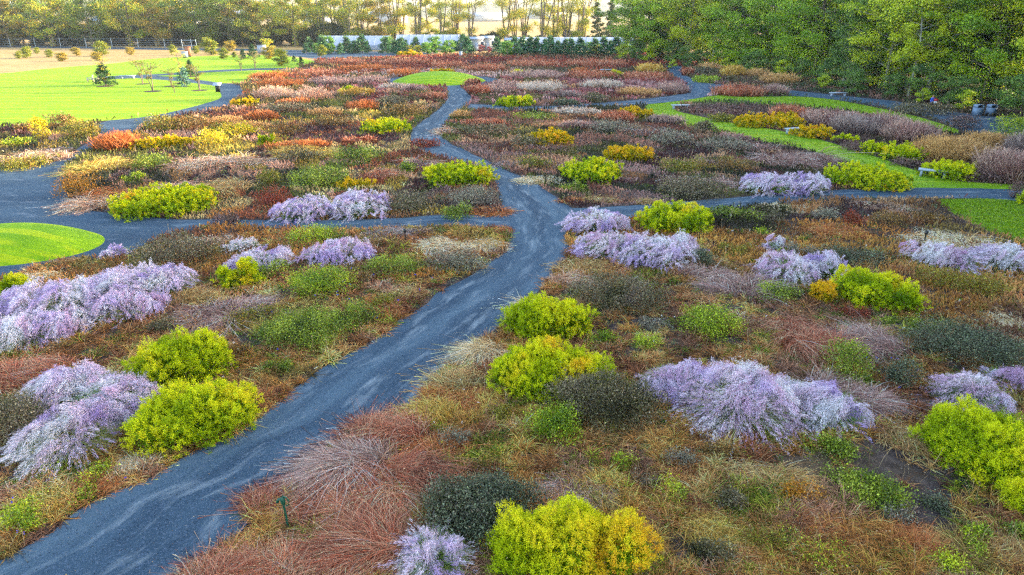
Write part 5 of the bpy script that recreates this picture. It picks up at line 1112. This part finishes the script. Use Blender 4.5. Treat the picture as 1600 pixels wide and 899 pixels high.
# small trees of the back lawn and the tan field
for k, u, v, s, lab in [('lawn_cone', 165, 134, 1.15, "dark young spruce beside the two wooden chairs"), ('lawn_air', 166, 134, .9, "thin pale yellow tree right behind the young spruce by the chairs"),
    ('lawn_thin', 223, 131, .95, "thin brown leaved tree with a mulch ring, nearer the chairs"), ('lawn_thin', 239, 142, 1.15, "spreading thin brown leaved tree with mulch ring, nearest the front of the lawn"), ('lawn_thin', 268, 134, .75, "slender bare tree between the brown leaved tree and blue spruce"),
    ('lawn_air', 282, 122, 1.05, "tall pale yellow airy tree behind the blue spruce"), ('lawn_cone', 298, 119, .95, "broad dark spruce beyond the blue spruce"), ('lawn_blue', 289, 135, 1.0, "small blue green spruce in the middle of the lawn"), ('lawn_thin', 312, 141, 1.0, "thin brown tree with mulch ring near the info panel"),
    ('lawn_thin', 273, 145, .45, "tiny shrub like tree beside the front mulch ring"), ('lawn_yel', 42, 91, 1.2, "olive yellow round bush on the tan field by the left edge"), ('lawn_yel', 30, 92, .8, "small yellow bush beside the olive yellow round bush"), ('lawn_yel', 58, 84, .7, "green bush at the back of the tan field"), ('lawn_yel', 78, 90, .85, "bright yellow green bush in the tan field"),
    ('lawn_org', 98, 96, 1.1, "round orange bush in the middle of the tan field"), ('lawn_org', 120, 87, 1.15, "orange bush at the back of the tan field"), ('lawn_yel', 160, 88, 1.6, "large pointed yellow green bush in the tan field"), ('lawn_org', 152, 95, 1.1, "orange yellow bush in front of the large pointed one"), ('lawn_org', 204, 86, 1.1, "low wide orange bush at the right of the tan field"),
    ('lawn_yel', 270, 83, .95, "olive bush left of the wire frame gate"), ('lawn_yel', 307, 84, .9, "olive bush under the wire frame gate"), ('lawn_yel', 330, 86, 1.9, "large yellow green tree at the back of the lawn"), ('lawn_org', 361, 80, 1.6, "orange leaved tree on a stem by the fence"), ('lawn_yel', 350, 92, 1.1, "small lime cone tree on the lawn edge"),
    ('lawn_yel', 366, 90, .6, "tiny green bush right of the lime cone tree"), ('lawn_cone', 380, 92, .8, "small dark tree at the end of the lawn"), ('lawn_cone', 395, 90, 1.1, "green young tree near the white box at the lawn end"), ('lawn_thin', 377, 111, .8, "slender tree by the thin lawn path"), ('lawn_thin', 399, 108, .8, "slender tree second by the thin lawn path"),
    ('lawn_yel', 441, 103, 1.5, "upright green tree on the lawn by the burgundy grass"), ('lawn_org', 422, 92, 1.6, "orange leaved tree at the lawn end by the yard"), ('lawn_cone', 460, 97, .5, "small round dark tree near the lawn tip"), ('lawn_cone', 471, 101, .6, "tiny dark conifer at the lawn tip"), ('lawn_yel', 503, 88, 1.2, "yellow green tree with white trunk before the first tunnel"),
    ('under_y', 1180, 118, .4, "yellow green bush at the start of the wood by mauve drift"), ('under', 1250, 118, .5, "blue green bush before the wood beyond the woodland path"), ('under_y', 1286, 140, .4, "golden low bush by the grey woodland bench"), ('under', 1330, 148, .45, "green bush by the woodland path below the wood"), ('under', 1390, 152, .45, "grey green bush beside the lone pale trunk"),
    ('under_y', 1440, 162, .35, "bright yellow green bush beside the walking person"), ('under', 1480, 168, .55, "fern green bush left of the two bins"), ('under_y', 1505, 174, .45, "green arching bush touching the bins"), ('under', 1596, 190, .8, "dark bush behind the bins by the right edge"), ('under_y', 1050, 108, .35, "bright green bush at the end of the far right path"), ('under', 1075, 105, .4, "silvery green bush beside the far right path end")]:
    x, y = at(u, v); plant_tree(k, x, y, lab, None, s * (.8 if k in ('lawn_yel', 'lawn_org') else 1))
for k, (o, used) in PRO.items():
    if not used:
        for ch in list(o.children): bpy.data.objects.remove(ch)
        bpy.data.objects.remove(o)
# mulch rings
for u, v, w in ((165, 135, 13), (223, 131.5, 10), (239, 143, 13), (268, 135, 11), (298, 120, 10), (312, 141.5, 12), (289, 136, 6)):
    x, y = at(u, v); rr_ = w * mpp(u, v)[0]; a = np.linspace(0, 6.283, 24, endpoint=False)
    o = sheet("mulch_ring", np.stack([x + rr_ * np.cos(a), y + rr_ * np.sin(a)], 1), .012, M_MULCH)
# ------------------------------------------------------------------ buildings, fence, furniture, person
M_WHITE = solid("white_plastic", (150, 156, 172), .45, noise=.05, scale=.5)
M_WALLW = solid("white_wall", (150, 150, 150), .7, noise=.06, scale=.6)
M_ROOF = solid("roof_grey", (120, 130, 150), .7, noise=.2, scale=.5)
M_GREY = solid("grey_stone", (150, 158, 172), .7, noise=.12, scale=8)
M_BIN = solid("bin_paint", (104, 122, 146), .5, noise=.06, scale=5)
M_DARK = solid("dark_metal", (26, 28, 32), .5, noise=.1)
M_GREEN = solid("green_paint", (20, 74, 56), .4, noise=.15, scale=30)
M_POST = solid("galvanised", (150, 160, 170), .5, .5, noise=.1)
M_WOOD = solid("grey_wood", (176, 164, 146), .8, noise=.15, scale=5)
M_GLASS = solid("window_glass", (40, 50, 64), .2, noise=.1)
M_BRICK = solid("brown_board", (150, 96, 70), .8)
def ob(mb, name, mat, par=None, origin=(0, 0, 0), smooth=False): return mb.build(name, mat, par, origin, smooth)
def tunnel(u0, u1, v, depth, wall, rise, label, bays, yaw=0.0):
    x0, y = at(u0, v); x1, _ = at(u1, v); L = x1 - x0; e = empty("polytunnel", (x0, y, 0), label, "greenhouse", "white plastic tunnels")
    e.rotation_euler = (0, 0, yaw); n = 16; th = np.linspace(0, math.pi, n); prof = np.stack([depth / 2 - depth / 2 * np.cos(th), wall + rise * (1 - np.abs(np.cos(th)) ** 1.25)], 1)
    prof = np.concatenate([[[0, 0]], prof, [[depth, 0]]]); mb = MB(); V = np.array([[[x, a, b] for a, b in prof] for x in np.linspace(0, L, bays + 1)])
    k = len(prof); i = np.arange(bays)[:, None] * k + np.arange(k - 1)[None]; mb.add(V.reshape(-1, 3), np.stack([i, i + k, i + k + 1, i + 1], -1).reshape(-1, 4), np.array([.8, .8, .8]))
    ob(mb, "cover", M_WHITE, e)
    for x in (0.02, L - .02):
        me = MB(); c_ = np.array([x, depth / 2, .3])
        for a in range(k - 1): me.add(np.array([[x, *prof[a]], [x, *prof[a + 1]], c_, c_]), np.array([[0, 1, 2, 3]]), np.array([.8, .8, .8]))
        w = ob(me, "end_wall", M_WALLW, e); d = MB(); box(d, x - .06, x + .06, depth / 2 - .9, depth / 2 + .9, 0, 2.2); ob(d, "door", M_GREY, w)
    for x in np.linspace(0, L, bays + 1): r_ = MB(); tube(r_, [(x, a, b + .03) for a, b in prof], .035, lin((200, 205, 212)), 4); ob(r_, "hoop", M_POST, e)
tunnel(500, 606, 78.5, 9, 1.3, 2.5, "white plastic tunnel greenhouse behind young pines, left of two", 10)
tunnel(618, 726, 78.5, 9, 1.3, 2.8, "white plastic tunnel greenhouse directly left of the white sheds", 10)
tunnel(800, 994, 79.5, 8, 1.3, 2.2, "long white plastic tunnel running to the wood behind dark pines", 18)
def shed(u, v, w, d, h, label, name="shed", cat="shed", group=None, roof=.5, rot=0.0, rmat=None, wall=None, windows=2):
    x, y = at(u, v); e = empty(name, (x, y, 0), label, cat, group, rot); mb = MB(); box(mb, -w / 2, w / 2, 0, d, 0, h); ob(mb, "wall", wall or M_WALLW, e)
    r = MB(); V = np.array([[-w/2-.3, -.3, h], [w/2+.3, -.3, h], [w/2+.3, d/2, h+roof], [-w/2-.3, d/2, h+roof], [-w/2-.3, d+.3, h], [w/2+.3, d+.3, h],
                            [-w/2-.3, -.3, h+.12], [w/2+.3, -.3, h+.12], [w/2+.3, d/2, h+roof+.12], [-w/2-.3, d/2, h+roof+.12], [-w/2-.3, d+.3, h+.12], [w/2+.3, d+.3, h+.12]], float)
    r.add(V, np.array([[6, 7, 8, 9], [9, 8, 11, 10], [0, 3, 2, 1], [3, 4, 5, 2], [0, 1, 7, 6], [4, 10, 11, 5], [0, 6, 9, 3], [3, 9, 10, 4], [1, 2, 8, 7], [2, 5, 11, 8]]), np.array([.7, .7, .7])); ob(r, "roof", rmat or M_ROOF, e)
    m = MB(); box(m, -.5 * min(1, w / 4), .5 * min(1, w / 4), -.05, -.003, 0, min(2.1, h * .85)); ob(m, "door", M_GREY, e)
    for k in range(windows):
        xx = (-w / 2 + w * (k + .5) / windows); 
        if abs(xx) < 1.2: xx += 1.6
        m = MB(); box(m, xx - .5, xx + .5, -.05, -.003, h * .45, h * .45 + min(1.1, h * .4)); f = ob(m, "window", M_WHITE, e); m = MB(); box(m, xx - .42, xx + .42, -.08, -.055, h * .45 + .08, h * .45 + min(1.1, h * .4) - .08); ob(m, "pane", M_GLASS, f)
    return e
shed(745, 80, 3.4, 4, 3.0, "small white shed with a tilted roof beside red saplings", rmat=M_WHITE, windows=1); shed(762, 79.5, 3.2, 4, 3.2, "second white shed, taller, just right of the first", rmat=M_WHITE, windows=1)
shed(812, 79, 8, 6, 2.6, "white low building with pale gable right of the sheds", rmat=M_WHITE, windows=2)
HG = "houses beyond the fields"
for u, v, w, d, h, rf, lab, rm in [(-30, 46, 26, 14, 7, 4, "pale house partly hidden by trees at the left edge", M_ROOF), (190, 50, 40, 16, 5, 3, "long low house with blue grey roof behind olive trees", M_ROOF), (262, 49, 30, 14, 7, 3, "white house seen through orange trees", M_ROOF), (352, 46, 28, 14, 7, 4, "white house near the middle of the tree row", M_ROOF),
                                  (600, 36, 34, 20, 7, 3, "far white building beyond the first tunnel", M_WHITE), (752, 34, 60, 24, 6, 3, "far long white building across the pale field", M_WHITE), (500, 40, 26, 14, 6, 3, "far house in the yellow trees", M_ROOF), (852, 30, 60, 24, 7, 3, "far white farm building before the hills", M_WHITE)]:
    shed(u, v, w, d, h, lab, "house", "house", HG, rf, R.uniform(-.3, .3), rm, windows=5)

# wire fence
x0, y0 = at(-60, 72.6); x1, y1 = at(300, 75.5); e = empty("wire_fence", (x0, y0, 0), "long wire fence with pale posts before the dark hedgerow", "fence")
dx, dy = x1 - x0, y1 - y0; nP = 10
for i in range(nP):
    t = i / (nP - 1); m = MB(); tube(m, [(dx * t, dy * t, 0), (dx * t, dy * t, 2.6)], .10, lin((160, 170, 176)), 6); ob(m, "post", M_POST, e)
for z in (.3, .9, 1.5, 2.1, 2.5): m = MB(); tube(m, [(0, -.1, z), (dx, dy - .1, z)], .02, lin((140, 140, 140)), 4); ob(m, "wire", M_POST, e)
x, y = at(297, 78); e = empty("wire_frame_gate", (x, y, 0), "tall pale pipe frame gate standing before the hedgerow", "gate")
for s in (-2, 2): m = MB(); tube(m, [(s, 0, 0), (s, 0, 2.8)], .08, lin((170, 180, 186)), 6); ob(m, "post", M_POST, e)
for z in (1.1, 2.5): m = MB(); tube(m, [(-2, 0, z), (2, 0, z)], .06, lin((170, 180, 186)), 6); ob(m, "rail", M_POST, e)
for u, v, w, h, mt, nm, lab in [(295, 89, 1.3, 2.2, M_BRICK, "notice_board", "brown board standing on the lawn edge before the fence"), (289.5, 90.5, 1.3, 1.3, M_WHITE, "utility_box", "pale blue white box beside the brown board"), (410, 84, 2.2, 2.0, M_WHITE, "utility_box", "white box at the end of the lawn by the yard"),
                              (720, 89.5, .7, 1.2, M_GREY, "utility_box", "small grey box before the evergreens near the second tunnel")]:
    x, y = at(u, v); e = empty(nm, (x, y, 0), lab, "sign" if nm == "notice_board" else "box"); m = MB(); box(m, -w / 2, w / 2, -.2, .2, .12 if nm != "notice_board" else .3, h); ob(m, "panel" if nm == "notice_board" else "body", mt, e)
    m = MB(); box(m, -w / 2 - .06, w / 2 + .06, -.26, .26, h, h + .1); ob(m, "cap", mt, e); m = MB(); box(m, -w / 2 * .8, w / 2 * .8, -.15, .15, 0, .12 if nm != "notice_board" else .3); ob(m, "base", M_DARK, e)
# benches: a stone slab on two legs
BN = "grey slab benches"
for u, v, L, rz, lab in [(1241, 209, 1.9, .35, "pale slab bench among yellow shrubs on the strip lawn"), (1456, 277, 1.7, -.55, "grey slab bench under the biggest tan mauve grass"), (1309, 151, 2.2, .0, "grey slab bench by the woodland path"), (1063, 171, 2.0, .05, "white topped slab bench at the tip bed on the lawn"),
                         (949, 113, 2.6, 0, "white slab bench in the far burgundy grass"), (737, 99, 3.0, 0, "dark slab bench before the white sheds"), (200, 123, 2.4, .1, "low white bench on the lawn path")]:
    x, y = at(u, v); e = empty("slab_bench", (x, y, 0), lab, "bench", BN, rz); m = MB(); box(m, -L / 2, L / 2, -.25, .25, .40, .50); ob(m, "seat", M_GREY if 'dark' not in lab else M_DARK, e)
    for s in (-1, 1): m = MB(); box(m, s * L * .38 - .07, s * L * .38 + .07, -.2, .2, 0, .398); ob(m, "leg", M_GREY, e)
# info panel
x, y = at(341, 144); e = empty("info_panel", (x, y, 0), "white tilted info panel on a dark post beside the lawn path", "sign"); m = MB(); box(m, -.55, .55, -.35, .35, .98, 1.03, tilt=.5); ob(m, "panel", M_WHITE, e); m = MB(); box(m, -.3, .3, -.06, .06, 0, .92); ob(m, "post", M_DARK, e)
# wooden chairs
for u, v, rz, lab in ((142, 128, -.9, "wooden garden chair on the back lawn, farther from the spruce"), (151, 128.5, -.9, "wooden garden chair on the back lawn next to the spruce")):
    x, y = at(u, v); e = empty("garden_chair", (x, y, 0), lab, "chair", "wooden garden chairs", rz)
    for nm, b_, tl in (("seat", (-.36, .36, -.4, .35, .34, .40), .12), ("backrest", (-.36, .36, .30, .36, .36, 1.15), -.35)): m = MB(); box(m, *b_, tilt=tl); ob(m, nm, M_WOOD, e)
    for s in (-1, 1):
        m = MB(); box(m, s * .42 - .06, s * .42 + .06, -.45, .45, .56, .60); ob(m, "armrest", M_WOOD, e)
        for yy in (-.4, .36): m = MB(); box(m, s * .42 - .04, s * .42 + .04, yy - .05, yy + .05, 0, .558); ob(m, "leg", M_WOOD, e)
# bins
for u, lab in ((1526, "blue grey litter bin, nearer the person"), (1547, "blue grey litter bin, nearer the right edge")):
    x, y = at(u, 181); e = empty("litter_bin", (x, y, 0), lab, "bin", "two litter bins", .12); m = MB(); box(m, -.38, .38, -.32, .32, .04, .82); ob(m, "body", M_BIN, e)
    for a_, b_ in ((-.38, -.30), (.30, .38)): m = MB(); box(m, a_, b_, -.32, .32, .822, 1.08); ob(m, "side_panel", M_BIN, e)
    m = MB(); box(m, -.30, .30, -.1, .1, .822, 1.08); ob(m, "opening", M_DARK, e); m = MB(); box(m, -.38, .38, -.34, .34, 1.082, 1.13); ob(m, "lid", M_BIN, e)
    m = MB(); box(m, -.34, .34, -.28, .28, 0, .038); ob(m, "base", M_DARK, e)
# path lights
for u, v, lab in ((633.5, 378, "black path light beside the blond grass point"), (957.5, 292, "black path light in front of the lime dome"), (1443.5, 381, "black path light in the tan meadow by the right lilac plumes")):
    x, y = at(u, v); e = empty("path_light", (x, y, 0), lab, "garden light", "black path lights"); m = MB(); tube(m, [(0, 0, 0), (0, 0, .5)], .025, lin((30, 30, 34)), 8); ob(m, "post", M_DARK, e)
    m = MB(); tube(m, [(0, 0, .44), (0, 0, .46), (0, 0, .62), (0, 0, .63)], [.02, .065, .065, .02], lin((30, 30, 34)), 10); ob(m, "lamp_head", M_DARK, e)
# garden tap
x, y = at(451, 829); e = empty("garden_tap", (x, y, 0), "dark green standing garden tap in burgundy grass by the main path", "water tap"); e.scale = (1.15, 1.15, 1.2); m = MB()
tube(m, [(0, 0, 0), (-.005, 0, .3), (-.02, 0, .56)], [.022, .02, .02], lin((20, 74, 56)), 10); ob(m, "post", M_GREEN, e, smooth=True)
m = MB(); tube(m, [(-.02, 0, .54), (-.02, 0, .56), (-.025, 0, .68), (-.03, 0, .72)], [.02, .04, .045, .015], lin((20, 74, 56)), 10); ob(m, "head", M_GREEN, e, smooth=True)
m = MB(); tube(m, [(-.03, 0, .66), (-.09, 0, .665), (-.12, 0, .63), (-.12, 0, .60)], [.022, .024, .028, .03], lin((20, 74, 56)), 10); ob(m, "spout", M_GREEN, e, smooth=True)
m = MB(); tube(m, [(-.02, 0, .73), (.05, 0, .70), (.085, 0, .62), (.075, 0, .55), (.02, 0, .53)], .014, lin((20, 74, 56)), 8); ob(m, "handle", M_GREEN, e, smooth=True)
m = MB(); tube(m, [(0, 0, 0), (0, 0, .05)], [.07, .06], lin((120, 110, 105)), 10); ob(m, "footing", M_GREY, e)

# person walking with a bag
def skin(name, verts, edges, rads, mat, par=None, sub=2):
    me = bpy.data.meshes.new(name); me.from_pydata(verts, edges, []); o = bpy.data.objects.new(name, me); COL.objects.link(o); md = o.modifiers.new("skin", 'SKIN')
    for d, r_ in zip(me.skin_vertices[0].data, rads): d.radius = (r_, r_) if np.isscalar(r_) else r_
    me.skin_vertices[0].data[0].use_root = True; s = o.modifiers.new("sub", 'SUBSURF'); s.levels = s.render_levels = sub; md.use_smooth_shade = True; me.materials.append(mat)
    if par: o.parent = par
    return o
M_SKIN = solid("skin", (190, 140, 112), .6, noise=.05); M_BLUE = solid("blue_jacket", (40, 84, 190), .8, noise=.1); M_TROU = solid("dark_trousers", (30, 34, 48), .8); M_HAIR = solid("brown_hair", (60, 44, 32), .8); M_RED = solid("red_bag", (190, 50, 50), .7); M_BAGW = solid("white_bag", (220, 220, 228), .7)
px_, py_ = at(1453, 174); pe = empty("person", (px_, py_, 0), "person in blue top and dark trousers walking below the wood", "person", None, .5)
V = [(0, 0, .95), (0, 0, 1.15), (0, 0, 1.38), (0, .01, 1.48), (0, 0, 1.56), (0, -.01, 1.66), (.17, 0, 1.40), (.24, -.02, 1.14), (.22, -.16, .96), (.21, -.22, .90), (-.17, 0, 1.40), (-.24, .02, 1.14), (-.24, -.08, .92), (-.24, -.12, .84),
     (.09, 0, .90), (.10, -.10, .50), (.10, -.02, .09), (.10, -.16, .04), (-.09, 0, .90), (-.10, .06, .50), (-.10, .24, .14), (-.10, .12, .05)]
Ed = [(0, 1), (1, 2), (2, 3), (3, 4), (4, 5), (2, 6), (6, 7), (7, 8), (8, 9), (2, 10), (10, 11), (11, 12), (12, 13), (0, 14), (14, 15), (15, 16), (16, 17), (0, 18), (18, 19), (19, 20), (20, 21)]
Rd = [(.14, .10), (.13, .10), (.16, .11), .06, .08, .085, .06, .045, .035, .03, .06, .045, .035, .03, .09, .06, .04, .035, .09, .06, .04, .035]
skin("body", V, Ed, Rd, M_SKIN, pe)
jv = V[:3] + [V[6], V[7], V[8], V[10], V[11], V[12]]; skin("jacket", jv, [(0, 1), (1, 2), (2, 3), (3, 4), (4, 5), (2, 6), (6, 7), (7, 8)], [(.17, .13), (.165, .13), (.185, .135), .08, .065, .05, .08, .065, .05], M_BLUE, pe)
tv = [V[0], V[14], V[15], V[16], V[18], V[19], V[20]]; skin("trousers", tv, [(0, 1), (1, 2), (2, 3), (0, 4), (4, 5), (5, 6)], [(.165, .12), .115, .085, .06, .115, .085, .06], M_TROU, pe)
skin("hair", [(0, .02, 1.62), (0, .025, 1.69), (0, .02, 1.72)], [(0, 1), (1, 2)], [.08, .10, .07], M_HAIR, pe)
be = empty("shoulder_bag", (px_ + .28, py_ - .16, 1.05), "red and white bag carried at the side of the person", "bag"); m = MB(); box(m, -.17, .17, -.08, .08, -.22, .04); ob(m, "body", M_BAGW, be); m = MB(); box(m, -.19, .19, -.1, .1, .042, .24); ob(m, "flap", M_RED, be)
m = MB(); tube(m, [(-.16, 0, .2), (-.2, 0, .36), (-.14, 0, .38), (.1, 0, .24)], .015, lin((190, 50, 50)), 5); ob(m, "strap", M_RED, be)

# air: a little autumn haze
HZ = 0.00016
if HZ:
    me = bpy.data.meshes.new("haze"); x0, x1, y0, y1, z0, z1 = -2600, 2600, -80, 2600, -6, 130
    me.from_pydata([(x0, y0, z0), (x1, y0, z0), (x1, y1, z0), (x0, y1, z0), (x0, y0, z1), (x1, y0, z1), (x1, y1, z1), (x0, y1, z1)], [], [(3, 2, 1, 0), (4, 5, 6, 7), (0, 1, 5, 4), (1, 2, 6, 5), (2, 3, 7, 6), (3, 0, 4, 7)])
    o = bpy.data.objects.new("haze", me); COL.objects.link(o); m, nt, out = new_mat("haze"); p = nt.nodes.new("ShaderNodeVolumePrincipled"); p.inputs["Density"].default_value = HZ
    p.inputs["Color"].default_value = (.86, .88, .92, 1); p.inputs["Anisotropy"].default_value = .3; nt.links.new(p.outputs[0], out.inputs["Volume"]); me.materials.append(m); tag(o, kind="stuff")
